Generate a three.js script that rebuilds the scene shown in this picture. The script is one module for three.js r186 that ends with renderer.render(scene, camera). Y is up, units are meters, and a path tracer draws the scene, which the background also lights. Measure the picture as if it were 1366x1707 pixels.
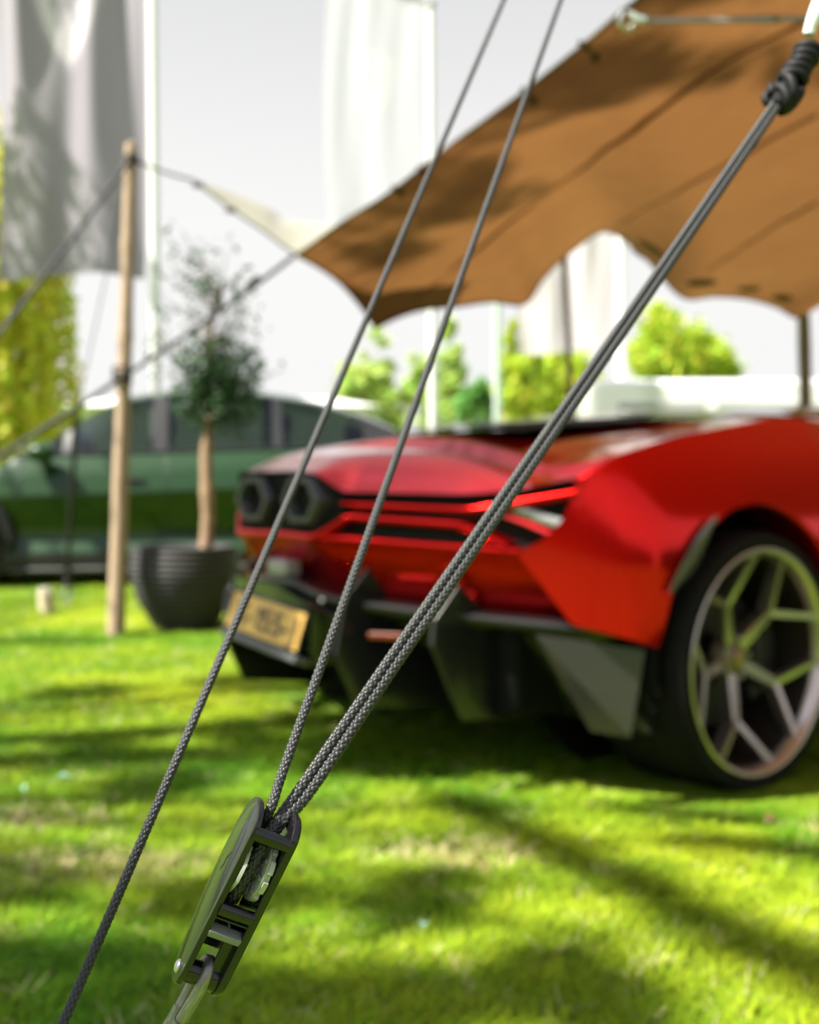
import * as THREE from 'three';
import { RoundedBoxGeometry } from 'three/addons/geometries/RoundedBoxGeometry.js';
import { mergeGeometries } from 'three/addons/utils/BufferGeometryUtils.js';
import { FontLoader } from 'three/addons/loaders/FontLoader.js';
import { TextGeometry } from 'three/addons/geometries/TextGeometry.js';

// ---------------------------------------------------------------- camera, sky, sun, exposure
const scene = new THREE.Scene();
const FOC = 1992, PW = 1366, PH = 1707, EYE = 0.88, PITCH = Math.atan((PH / 2 - 800) / FOC);
const camera = new THREE.PerspectiveCamera(2 * Math.atan(PH / 2 / FOC) * 180 / Math.PI, 819 / 1024, 0.05, 600);
camera.position.set(0, EYE, 0);
camera.rotation.x = -PITCH;
camera.focus = 0.64;
camera.userData.fStop = 6.2;
scene.add(camera);
camera.updateMatrixWorld(true);

const renderer = new THREE.WebGLRenderer({ antialias: true });
renderer.setSize(819, 1024);
renderer.toneMapping = THREE.LinearToneMapping;
renderer.toneMappingExposure = 3.45;
renderer.shadowMap.enabled = true;

const rng = (a) => () => { a |= 0; a = a + 0x6D2B79F5 | 0; let t = Math.imul(a ^ a >>> 15, 1 | a); t = t + Math.imul(t ^ t >>> 7, 61 | t) ^ t; return ((t ^ t >>> 14) >>> 0) / 4294967296; };
const { sin, cos, abs, max, min, PI, sqrt, exp, floor, hypot, sign, atan2 } = Math;
const lerp = (a, b, t) => a + (b - a) * t, clamp = (x, a, b) => min(b, max(a, x));
const sstep = (a, b, x) => { const t = clamp((x - a) / (b - a), 0, 1); return t * t * (3 - 2 * t); };
function hash(x, y) { const s = sin(x * 127.1 + y * 311.7) * 43758.5453; return s - floor(s); }
function vnoise(x, y) {
  const ix = floor(x), iy = floor(y), fx = x - ix, fy = y - iy, u = fx * fx * (3 - 2 * fx), v = fy * fy * (3 - 2 * fy);
  return lerp(lerp(hash(ix, iy), hash(ix + 1, iy), u), lerp(hash(ix, iy + 1), hash(ix + 1, iy + 1), u), v);
}
const fbm = (x, y, n = 4) => { let s = 0, a = 0.5; for (let i = 0; i < n; i++) { s += a * vnoise(x, y); x = x * 2.03 + 17.1; y = y * 2.03 + 5.3; a *= 0.5; } return s / (1 - a * 2 + a * 0 || 1); };

const SUN = new THREE.Vector3(-0.66, 1.0, 0.25).normalize();
{
  const W = 1024, H = 512, d = new Float32Array(W * H * 4);
  for (let j = 0; j < H; j++) {
    const el = ((j + 0.5) / H - 0.5) * PI;
    for (let i = 0; i < W; i++) {
      const az = ((i + 0.5) / W - 0.5) * 2 * PI, y = max(sin(el), 0.02);
      const px = cos(az) * cos(el) / (y + 0.25), pz = sin(az) * cos(el) / (y + 0.25);
      const n = fbm(px * 1.3 + 40, pz * 1.3 + 23, 5);
      const gap = sstep(0.40, 0.58, n) * sstep(0.42, 0.75, y), grey = sstep(0.28, 0.5, fbm(px * 0.8 + 7, pz * 0.8 + 61, 4)) * sstep(0.17, 0.46, y);
      let r = 0.268, g = 0.267, b = 0.265;
      r = lerp(r, 0.186, grey * 0.8); g = lerp(g, 0.188, grey * 0.8); b = lerp(b, 0.192, grey * 0.8);
      r = lerp(r, 0.10, gap * 0.8); g = lerp(g, 0.12, gap * 0.8); b = lerp(b, 0.18, gap * 0.8);
      const cs = cos(az) * cos(el) * SUN.x + sin(el) * SUN.y + sin(az) * cos(el) * SUN.z, ang = Math.acos(clamp(cs, -1, 1)), h = 1 + 3.2 * exp(-((ang / 0.30) ** 2)) + 0.9 * exp(-ang / 0.5);
      r *= h; g *= h; b *= h;
      const k = (j * W + i) * 4; d[k] = r; d[k + 1] = g; d[k + 2] = b; d[k + 3] = 1;
    }
  }
  const t = new THREE.DataTexture(d, W, H, THREE.RGBAFormat, THREE.FloatType);
  t.mapping = THREE.EquirectangularReflectionMapping; t.minFilter = t.magFilter = THREE.LinearFilter; t.needsUpdate = true;
  scene.background = t; scene.environment = t;
}
const sun = new THREE.DirectionalLight(new THREE.Color(1, 0.95, 0.84), 5);
sun.position.copy(SUN).multiplyScalar(30);
sun.castShadow = true; sun.shadow.radius = 1.7;   // thin haze softens the sun
Object.assign(sun.shadow.camera, { left: -15, right: 15, top: 15, bottom: -15, near: 1, far: 80 });
sun.shadow.mapSize.set(2048, 2048);
scene.add(sun, sun.target);

// ---------------------------------------------------------------- helpers
const V = (x, y, z) => new THREE.Vector3(x, y, z);
// a point seen at a pixel of the 1366 x 1707 picture at a given distance along the view axis
function P(px, py, depth) {
  return V((px - PW / 2) / FOC * depth, -(py - PH / 2) / FOC * depth, -depth).applyMatrix4(camera.matrixWorld);
}
const usedNames = new Map();
function numbered(n) { const k = usedNames.get(n) ?? 0; usedNames.set(n, k + 1); return k ? n + '_' + String(k).padStart(3, '0') : n; }
function std(color, rough = 0.6, metal = 0, more = {}) {
  return new THREE.MeshPhysicalMaterial({ specularIntensity: rough > 0.5 && metal === 0 && max(...color) < 0.1 ? 0.3 : 1, color: new THREE.Color().setRGB(...color), roughness: rough, metalness: metal, side: THREE.DoubleSide, ...more });
}
function mesh(name, geo, mat, parent) {
  const m = new THREE.Mesh(geo, mat); m.castShadow = m.receiveShadow = true;
  m.name = parent === scene ? numbered(name) : name;
  parent.add(m); return m;
}
function tag(o, label, category, group, kind) {
  if (label) o.userData.label = label;
  if (category) o.userData.category = category;
  if (group) o.userData.group = group;
  if (kind) o.userData.kind = kind;
  return o;
}
function thing(name, label, category, pos = V(0, 0, 0), turn = 0, group) {
  const g = new THREE.Group(); g.name = numbered(name); g.position.copy(pos); g.rotation.y = turn; scene.add(g);
  return tag(g, label, category, group);
}
function grid(nu, nv, fn, uvScale) {      // smooth sheet, fn(u, v) -> Vector3
  const p = [], uv = [], ix = [];
  for (let j = 0; j <= nv; j++) for (let i = 0; i <= nu; i++) {
    const q = fn(i / nu, j / nv); p.push(q.x, q.y, q.z); uv.push(i / nu * (uvScale?.[0] ?? 1), j / nv * (uvScale?.[1] ?? 1));
  }
  for (let j = 0; j < nv; j++) for (let i = 0; i < nu; i++) {
    const a = j * (nu + 1) + i, b = a + 1, c = a + nu + 1, e = c + 1;
    ix.push(a, b, e, a, e, c);
  }
  const g = new THREE.BufferGeometry();
  g.setAttribute('position', new THREE.Float32BufferAttribute(p, 3)); g.setAttribute('uv', new THREE.Float32BufferAttribute(uv, 2));
  g.setIndex(ix); g.computeVertexNormals(); return g;
}
function mirrorX(g) {
  const m = g.clone(), p = m.attributes.position;
  for (let i = 0; i < p.count; i++) p.setX(i, -p.getX(i));
  if (m.index) { const a = m.index.array; for (let i = 0; i < a.length; i += 3) { const t = a[i]; a[i] = a[i + 1]; a[i + 1] = t; } }
  m.computeVertexNormals(); return m;
}
const plain = (g) => { const q = g.index ? g.toNonIndexed() : g; for (const k of Object.keys(q.attributes)) if (!['position', 'normal', 'uv'].includes(k)) q.deleteAttribute(k); return q; };
const merge = (list) => mergeGeometries(list.map(plain));
const both = (g) => merge([g, mirrorX(g)]);
function tube(pts, r, seg = 40, rad = 10, closed = false, type = 'catmullrom') {
  return new THREE.TubeGeometry(new THREE.CatmullRomCurve3(pts, closed, type, 0.5), seg, r, rad, closed);
}
function bar(a, b, r, rad = 10, r2 = r) {
  const d = b.clone().sub(a), g = new THREE.CylinderGeometry(r2, r, d.length(), rad, 1);
  g.applyQuaternion(new THREE.Quaternion().setFromUnitVectors(V(0, 1, 0), d.clone().normalize()));
  g.translate((a.x + b.x) / 2, (a.y + b.y) / 2, (a.z + b.z) / 2); return g;
}
function polyline(pts) {                 // piecewise-linear lookup of [x, y, ...] rows
  return (x) => {
    if (x <= pts[0][0]) return pts[0].slice(1);
    for (let i = 1; i < pts.length; i++) if (x <= pts[i][0]) { const t = (x - pts[i - 1][0]) / (pts[i][0] - pts[i - 1][0]); return pts[i].slice(1).map((v, k) => lerp(pts[i - 1][k + 1], v, t)); }
    return pts[pts.length - 1].slice(1);
  };
}
function smoothline(pts) {               // the same, eased with Catmull-Rom through the rows
  const c = new THREE.CatmullRomCurve3(pts.map(([x, y, z = 0]) => V(x, y, z)), false, 'catmullrom', 0.35), N = 240, s = [];
  for (let i = 0; i <= N; i++) { const q = c.getPoint(i / N); s.push([q.x, q.y, q.z]); }
  return polyline(s);
}
function extrude(pts, depth, bevel = 0.002, seg = 2) {
  const s = new THREE.Shape(pts.map(([x, y]) => new THREE.Vector2(x, y)));
  return new THREE.ExtrudeGeometry(s, { depth: max(depth - 2 * bevel, 1e-4), bevelEnabled: bevel > 0, bevelThickness: bevel, bevelSize: bevel, bevelOffset: -bevel, bevelSegments: seg, curveSegments: 12 }).translate(0, 0, bevel);
}
function hexPlate(pts, closed = true) { // solid between two rings of 3D points (front ring, back ring)
  const [f, b] = pts, n = f.length, p = [], ix = [];
  const tri = (a, c, d) => { p.push(...a.toArray(), ...c.toArray(), ...d.toArray()); };
  for (let i = 1; i < n - 1; i++) { tri(f[0], f[i], f[i + 1]); tri(b[0], b[i + 1], b[i]); }
  for (let i = 0; i < n; i++) { const j = (i + 1) % n; tri(f[i], b[i], b[j]); tri(f[i], b[j], f[j]); }
  const g = new THREE.BufferGeometry(); g.setAttribute('position', new THREE.Float32BufferAttribute(p, 3));
  g.setAttribute('uv', new THREE.Float32BufferAttribute(new Float32Array(p.length / 3 * 2), 2)); g.computeVertexNormals(); return g;
}
function canvasTex(w, h, draw, srgb = true, repeat = true) {
  const c = document.createElement('canvas'); c.width = w; c.height = h; draw(c.getContext('2d'), w, h);
  const t = new THREE.CanvasTexture(c); t.wrapS = t.wrapT = repeat ? THREE.RepeatWrapping : THREE.ClampToEdgeWrapping; if (srgb) t.colorSpace = THREE.SRGBColorSpace; t.anisotropy = 8; return t;
}
function dataTex(w, h, fn, srgb = true) {  // fn(u, v) -> [r, g, b] 0..1 (sRGB), tiling
  const d = new Uint8Array(w * h * 4);
  for (let j = 0; j < h; j++) for (let i = 0; i < w; i++) { const c = fn(i / w, j / h), k = (j * w + i) * 4; for (let q = 0; q < 3; q++) d[k + q] = clamp(c[q], 0, 1) * 255; d[k + 3] = 255; }
  const t = new THREE.DataTexture(d, w, h, THREE.RGBAFormat); t.wrapS = t.wrapT = THREE.RepeatWrapping; t.magFilter = t.minFilter = THREE.LinearFilter; if (srgb) t.colorSpace = THREE.SRGBColorSpace; t.needsUpdate = true; return t;
}

// ---------------------------------------------------------------- ground
const patchNoise = (x, z) => 0.6 * fbm(x * 1.1 + 31, z * 1.1 + 77, 4) + 0.4 * fbm(x * 4.3 + 3, z * 4.3 + 9, 3);
const drySpots = [[-0.98, -3.0, 0.26, 0.16], [-0.66, -2.62, 0.30, 0.16], [0.12, -2.72, 0.24, 0.14], [1.02, -2.95, 0.1, 0.08], [-1.6, -3.7, 0.3, 0.2]];
const dryness = (x, z) => { let d = 0; for (const [a, b, rx, rz] of drySpots) d = max(d, 1 - hypot((x - a) / rx, (z - b) / rz) + 0.7 * (fbm(x * 9, z * 9, 3) - 0.5)); return clamp(d * 1.6, 0, 1); };
{
  const tex = dataTex(1024, 1024, (u, v) => {
    const x = u * 8 - 4, z = v * 8 - 8, n = patchNoise(x, z), d = dryness(x, z), f = hash(u * 911, v * 733);
    let c = [0.24 + 0.18 * n, 0.36 + 0.16 * n, 0.02];
    c = c.map((q, i) => lerp(q, [0.46, 0.36, 0.22][i], d * 0.8) * (0.8 + 0.4 * f)); return c;
  });
  const g = new THREE.PlaneGeometry(400, 400, 1, 1).rotateX(-PI / 2);
  const uv = g.attributes.uv, p = g.attributes.position;
  for (let i = 0; i < uv.count; i++) uv.setXY(i, (p.getX(i) + 4) / 8, (p.getZ(i) + 8) / 8);
  tag(mesh('lawn', g, new THREE.MeshStandardMaterial({ map: tex, roughness: 1 }), scene), 'sunny mown lawn under the cars and ropes', 'lawn', null, 'structure');
}
{ // grass blades: tufts, nobody could count them
  const R = rng(11), tuft = [];
  for (let i = 0; i < 9; i++) {
    const a = R() * 6.283, r = R() * 0.022, h = 0.022 + R() * 0.028, lean = 0.4 + R() * 0.9, w = 0.0016 + R() * 0.001, dx = cos(a), dz = sin(a), tx = -dz, tz = dx;
    const bx = cos(a * 3.1) * r, bz = sin(a * 3.1) * r, pts = [];
    for (let k = 0; k < 3; k++) { const t = k / 2, off = lean * h * t * t * 0.7, y = h * t * (1 - 0.18 * t), ww = w * (1 - t * 0.85); pts.push(V(bx + dx * off - tx * ww, y, bz + dz * off - tz * ww), V(bx + dx * off + tx * ww, y, bz + dz * off + tz * ww)); }
    const p = []; for (let k = 0; k < 2; k++) { const [q0, q1, q2, q3] = pts.slice(k * 2, k * 2 + 4); p.push(q0, q1, q3, q0, q3, q2); }
    const g = new THREE.BufferGeometry().setFromPoints(p); g.setAttribute('uv', new THREE.Float32BufferAttribute(new Float32Array(p.length * 2), 2)); g.computeVertexNormals(); tuft.push(g);
  }
  const geo = merge(tuft), N = 120000;
  const im = new THREE.InstancedMesh(geo, new THREE.MeshPhysicalMaterial({ color: 0xffffff, roughness: 0.75, specularIntensity: 0.25, transmission: 0.35, thickness: 0, side: THREE.DoubleSide }), N);
  const m = new THREE.Matrix4(), q = new THREE.Quaternion(), c = new THREE.Color(), up = V(0, 1, 0);
  let n = 0;
  while (n < N) {
    const t = R(), z = 1.2 + 9.5 * Math.pow(t, 1.5), hw = 0.55 + z * 0.42, x = (R() * 2 - 1) * hw, k = 0.8 + R() * 0.7 + z * 0.03, pn = patchNoise(x, -z), d = dryness(x, -z);
    if (R() < d * 0.75) continue;
    const wx = (x - 0.314) * 0.629 + (4.077 - z) * 0.777, wb = -(x - 0.314) * 0.777 + (4.077 - z) * 0.629, press = abs(wb + 0.06) < 0.42 && wx > 0.55 && wx < 1.25 ? 0.35 : 0.8;   // trodden and pressed under the tyre
    q.setFromAxisAngle(up, R() * 6.283);
    m.compose(V(x, 0, -z), q, V(k, press * k * (0.75 + R() * 0.4 + 0.4 * (pn - 0.5)), k)); im.setMatrixAt(n, m);
    const f = clamp((pn - 0.3) * 1.8 + (R() - 0.5) * 0.5, 0, 1);
    c.setRGB(lerp(0.09, 0.47, f), lerp(0.25, 0.52, f), lerp(0.003, 0.016, f)); if (R() < 0.035 + d * 0.5) c.setRGB(0.58, 0.52, 0.26);
    im.setColorAt(n, c); n++;
  }
  im.castShadow = im.receiveShadow = true; im.name = 'grass'; scene.add(im);
  tag(im, 'short green grass blades covering the lawn', 'grass', null, 'stuff');
}

// ---------------------------------------------------------------- leaves and trees
function leafCloud(R, n, size, place, hue, flat = 0.6) {   // merged small leaf faces, tinted leaf by leaf
  const p = new Float32Array(n * 12 * 1.5), col = new Float32Array(n * 12 * 1.5), a = V(), b = V(), nrm = V(), c = V();
  let k = 0;
  for (let i = 0; i < n; i++) {
    place(c); const s = size * (0.6 + R() * 0.8);
    nrm.set(R() * 2 - 1, (R() * 2 - 1) + flat, R() * 2 - 1).normalize();
    a.set(R() * 2 - 1, R() * 2 - 1, R() * 2 - 1).cross(nrm).normalize(); b.crossVectors(nrm, a);
    const t0 = R(), tint = hue.map((h) => lerp(h[0], h[1], t0) * (0.8 + 0.4 * R()));
    const q = [c.clone().addScaledVector(a, -s), c.clone().addScaledVector(b, s * 0.42).addScaledVector(nrm, s * 0.1), c.clone().addScaledVector(a, s), c.clone().addScaledVector(b, -s * 0.42).addScaledVector(nrm, s * 0.1)];
    for (const j of [0, 1, 2, 0, 2, 3]) { p[k] = q[j].x; p[k + 1] = q[j].y; p[k + 2] = q[j].z; col[k] = tint[0]; col[k + 1] = tint[1]; col[k + 2] = tint[2]; k += 3; }
  }
  const g = new THREE.BufferGeometry(); g.setAttribute('position', new THREE.BufferAttribute(p.slice(0, k), 3)); g.setAttribute('color', new THREE.BufferAttribute(col.slice(0, k), 3)); g.computeVertexNormals(); return g;
}
const leafMat = new THREE.MeshPhysicalMaterial({ color: 0xffffff, vertexColors: true, roughness: 0.7, specularIntensity: 0.4, transmission: 0.45, thickness: 0, side: THREE.DoubleSide });
const barkMat = std([0.16, 0.12, 0.085], 0.95);
const YELLOW = [[0.36, 0.62], [0.50, 0.70], [0.02, 0.07]], GREEN = [[0.16, 0.32], [0.30, 0.42], [0.03, 0.08]], LIME = [[0.36, 0.60], [0.52, 0.70], [0.10, 0.20]], DARKG = [[0.018, 0.05], [0.06, 0.12], [0.02, 0.04]];
function tree(name, label, x, z, blobs, n, size, hue, trunkR, seed, group, trunkTop) {
  const t = thing(name, label, 'tree', V(x, 0, z), 0, group), R = rng(seed);
  const total = blobs.reduce((s, b) => s + b[3] * b[4] * b[5], 0), acc = []; let run = 0;
  for (const b of blobs) { run += b[3] * b[4] * b[5] / total; acc.push(run); }
  const clumps = [];
  for (let i = 0; i < max(14, n / 70); i++) {
    const u = R(), b = blobs[acc.findIndex((v) => u <= v)]; let v; do { v = V(R() * 2 - 1, R() * 2 - 1, R() * 2 - 1); } while (v.length() > 1);
    v.multiplyScalar(Math.pow(v.length(), -0.45)); clumps.push([b[0] + v.x * b[3], b[1] + v.y * b[4], b[2] + v.z * b[5], 0.22 * (b[3] + b[5]) * (0.5 + R())]);
  }
  const g = leafCloud(R, n, size, (c) => { const q = clumps[floor(R() * clumps.length)], r = q[3]; c.set(q[0] + (R() + R() - 1) * r, q[1] + (R() + R() - 1) * r, q[2] + (R() + R() - 1) * r); }, hue);
  const top = trunkTop ?? blobs[0][1], parts = [bar(V(0, -0.1, 0), V(0, top, 0), trunkR, 9, trunkR * 0.5)];
  for (let i = 0; i < 7; i++) { const q = clumps[i * 2 % clumps.length], y0 = top * (0.45 + 0.5 * R()); parts.push(bar(V(0, y0, 0), V(q[0], q[1], q[2]), trunkR * 0.45, 6, trunkR * 0.1)); }
  mesh('trunk', merge(parts), barkMat, t); mesh('crown', g, leafMat, t);
  return t;
}
const at = (px, depth) => (px - PW / 2) / FOC * depth, hgt = (py, depth) => EYE + (800 - py) / FOC * depth;
{
  const D = 26, w = (p) => p / FOC * D;
  const one = (label, pxc, blobsPx, n, hue, seed, dd = 0) => {
    const Z = D + dd, X = at(pxc, Z), s = Z / FOC;
    tree('background_tree', label, X, -Z, blobsPx.map(([bx, by, rx, ry]) => [(bx - pxc) * s, hgt(by, Z), 0, rx * s, ry * s, rx * s * 0.9]), n, 0.11, hue, 0.09, seed, 'trees beyond the lawn', hgt(blobsPx[0][1], Z));
  };
  one('pale green tree behind the first guy rope, left of the white pole', 618, [[612, 660, 46, 56], [625, 600, 26, 44], [648, 680, 40, 44], [580, 680, 36, 36]], 5200, LIME, 21, 6);
  one('pale green tree directly right of the tall white flag pole', 752, [[748, 640, 30, 60], [752, 580, 20, 40], [745, 690, 40, 34], [700, 640, 24, 60]], 4600, LIME, 22, 8);
  one('small dark green bush low beside the pale thin pole', 800, [[795, 680, 34, 34], [812, 655, 18, 24]], 2200, [[0.12, 0.22], [0.32, 0.44], [0.06, 0.1]], 23, 2);
  one('tall yellow-green tree right of the pale thin pole', 868, [[868, 640, 36, 70], [862, 575, 20, 40], [890, 680, 40, 40]], 6500, YELLOW, 24, 0);
  one('broad yellow-green tree behind the dark tent pole', 950, [[948, 650, 46, 56], [930, 620, 26, 40], [975, 670, 26, 36]], 6000, YELLOW, 25, 3);
  one('domed yellow-green tree above the white van', 1130, [[1115, 590, 58, 56], [1100, 535, 26, 34], [1165, 610, 46, 42], [1200, 625, 34, 28]], 9000, YELLOW, 26, 4);
}
{ // weeping willow at the left edge
  const Z = 15, s = Z / FOC, X = at(20, Z), t = thing('weeping_willow', 'yellow-green weeping willow hanging at the left edge beyond the large flag', 'tree', V(X, 0, -Z)), R = rng(77);
  const strands = []; for (let i = 0; i < 260; i++) { const a = R() * 6.283, r = sqrt(R()); strands.push([cos(a) * r * 1.35 - 0.45, sin(a) * r * 1.2, lerp(5.6, 3.6, r) + R() * 0.6, 0.55 + R() * 0.9, R() * 0.12]); }
  const g = leafCloud(R, 24000, 0.075, (c) => { const q = strands[floor(R() * strands.length)], u = R(), y = lerp(q[2], q[3], u); c.set(q[0] * (0.82 + 0.18 * u) + (R() - 0.5) * 0.12, y, q[1] * (0.82 + 0.18 * u) + (R() - 0.5) * 0.12); }, [[0.58, 0.84], [0.62, 0.80], [0.05, 0.14]]);
  mesh('trunk', merge([bar(V(-0.5, -0.1, 0), V(-0.45, 4.6, 0), 0.24, 10, 0.14), bar(V(-0.45, 3.4, 0), V(0.6, 5.2, 0.3), 0.1, 7, 0.03), bar(V(-0.45, 3.6, 0), V(-1.4, 5.2, -0.3), 0.1, 7, 0.03)]), barkMat, t); mesh('crown', g, leafMat, t);
}
{ // the tall tree left of the photographer whose dappled shade lies on the lawn
  const t = thing('shade_tree', 'tall leafy tree left of the photographer that dapples the lawn', 'tree', V(-6.6, 0, -2.2)), R = rng(5);
  const base = t.position, H0 = 6.4;
  const shade = [ // what lies in its shade: x, z, rx, rz, turn, leaves, height
    [-0.62, -1.95, 0.5, 0.26, 0, 560], [-0.12, -1.92, 0.36, 0.13, 0.1, 260], [-0.35, -2.42, 0.2, 0.12, 0.3, 120], [0.30, -1.98, 0.14, 0.2, 0.4, 300],
    [0.22, -3.02, 0.26, 0.05, -1.05, 150], [0.38, -2.72, 0.26, 0.05, -1.1, 160], [0.54, -2.42, 0.28, 0.06, -1.1, 200], [0.68, -2.12, 0.3, 0.07, -1.1, 240],
    [0.05, -2.42, 0.12, 0.2, -0.4, 120], [0.85, -2.75, 0.24, 0.05, -0.3, 120], [0.75, -3.05, 0.2, 0.05, -0.2, 90], [-0.9, -2.45, 0.2, 0.12, 0.2, 130],
    [-0.05, -3.55, 0.3, 0.12, 0, 200], [0.25, -3.75, 0.5, 0.25, 0, 600], [-0.7, -3.35, 0.18, 0.12, 0.1, 90], [-1.0, -3.9, 0.2, 0.14, 0, 90], [-0.35, -4.1, 0.36, 0.3, 0, 300], [-1.3, -4.8, 0.2, 0.2, 0, 70], [-0.6, -5.0, 0.3, 0.24, 0, 150],
    [-2.2, -6.3, 0.6, 0.2, 0, 150], [0.95, -3.75, 0.4, 0.2, 0, 260],
    [0.35, -4.2, 0.75, 0.2, 0.75, 230, 2.3], [0.0, -4.9, 0.7, 0.2, 0.8, 220, 2.2], [0.75, -4.3, 0.9, 0.16, 0.7, 230, 2.3], [0.3, -5.6, 0.8, 0.2, 0.8, 230, 2.1], [1.1, -3.7, 0.8, 0.24, 0.7, 300, 2.4], [1.2, -4.6, 0.9, 0.12, 0.7, 150, 2.4], [-0.19, -0.6, 0.06, 0.14, 0, 170, 0.62], [-0.12, -3.5, 0.34, 0.22, 0.4, 420, 0.75], [0.2, -3.4, 0.3, 0.14, 0.4, 160, 0.7], [-0.1, -6.0, 0.3, 0.14, 0.6, 170, 2],
    [-0.05, -5.3, 0.6, 0.6, 0.3, 460, 2.1], [0.5, -4.3, 0.5, 0.5, 0.3, 430, 2.3], [0.8, -3.5, 0.45, 0.35, 0.3, 260, 2.4], [-4.6, -11.9, 0.7, 0.5, 0, 420, 4.2], [-3.4, -11.9, 0.6, 0.5, 0, 300, 3.4], [-4.2, -11.9, 0.8, 0.4, 0, 300, 2.8],
  ];
  const spots = []; let sum = 0; for (const q of shade) { sum += q[5]; spots.push([...q.slice(0, 6), q[6] ?? 0, sum]); }
  const g = leafCloud(R, floor(sum * 0.8), 0.075, (c) => {
    const u = R() * sum, q = spots.find((s) => u <= s[7]), a = R() * 6.283, r = sqrt(R()), h = H0 + (q[6] > 1 && q[6] < 2.6 ? 3.2 : 0) + (R() - 0.5) * 1.6 + 0.3 * sin(q[0] * 5), k = h - q[6], ex = cos(a) * r * q[2], ez = sin(a) * r * q[3], ct = cos(q[4]), st = sin(q[4]);
    c.set(q[0] + ex * ct + ez * st + SUN.x / SUN.y * k - base.x, h, q[1] - ex * st + ez * ct + SUN.z / SUN.y * k - base.z);
  }, GREEN);
  const parts = [bar(V(0, -0.1, 0), V(0.3, 5.2, 0), 0.3, 12, 0.16)];
  for (const q of shade) parts.push(bar(V(0.3, 4.8, 0), V(q[0] + SUN.x / SUN.y * (H0 - (q[6] ?? 0)) - base.x, H0, q[1] + SUN.z / SUN.y * (H0 - (q[6] ?? 0)) - base.z), 0.05, 6, 0.012));
  mesh('trunk', merge(parts), barkMat, t); mesh('crown', g, leafMat, t);
}

{ // unseen hedges added behind the photographer and at right to darken paint reflections
  const R = rng(91), h = thing('added_hedge', 'dark hedge added unseen behind the photographer to darken the paint reflections', 'hedge', V(0, 0, 0));
  const line = new THREE.CatmullRomCurve3([V(-17, 0, 6), V(-8, 0, 10), V(1, 0, 12), V(8, 0, 13), V(18, 0, 14)]);
  mesh('foliage', leafCloud(R, 20000, 0.15, (c) => { const u = R(), q = line.getPointAt(u), lobe = 1.1 + 1.1 * fbm(u * 14 + 9, 3, 3); c.set(q.x + (R() - 0.5) * 1.5, R() * lobe, q.z + (R() - 0.5) * 1.5); }, [[0.02, 0.06], [0.05, 0.10], [0.01, 0.02]]), leafMat, h);
  const r2 = thing('added_low_hedge', 'low dark hedge added unseen at right to dim the paint reflections', 'hedge', V(0, 0, 0));  // unseen hedge, added to fill the bright gap mirrored in the flank
  mesh('foliage', leafCloud(R, 12000, 0.15, (c) => { const u = R(); c.set(lerp(10.5, 12.5, u) + (R() - 0.5) * 1.2, R() * (1.25 + 0.4 * fbm(u * 9, 2, 2)), lerp(3, -16, u)); }, [[0.03, 0.07], [0.06, 0.11], [0.01, 0.02]]), leafMat, r2);
  mesh('stem', bar(V(11, 0, -2), V(11.1, 1, -2), 0.06, 6, 0.03), barkMat, r2);
  for (let i = 0; i < 14; i++) { const q = line.getPointAt((i + 0.5) / 14); mesh('stem', bar(q, q.clone().add(V(0.1, 1.2, 0)), 0.06, 6, 0.03), barkMat, h); }
}

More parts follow.
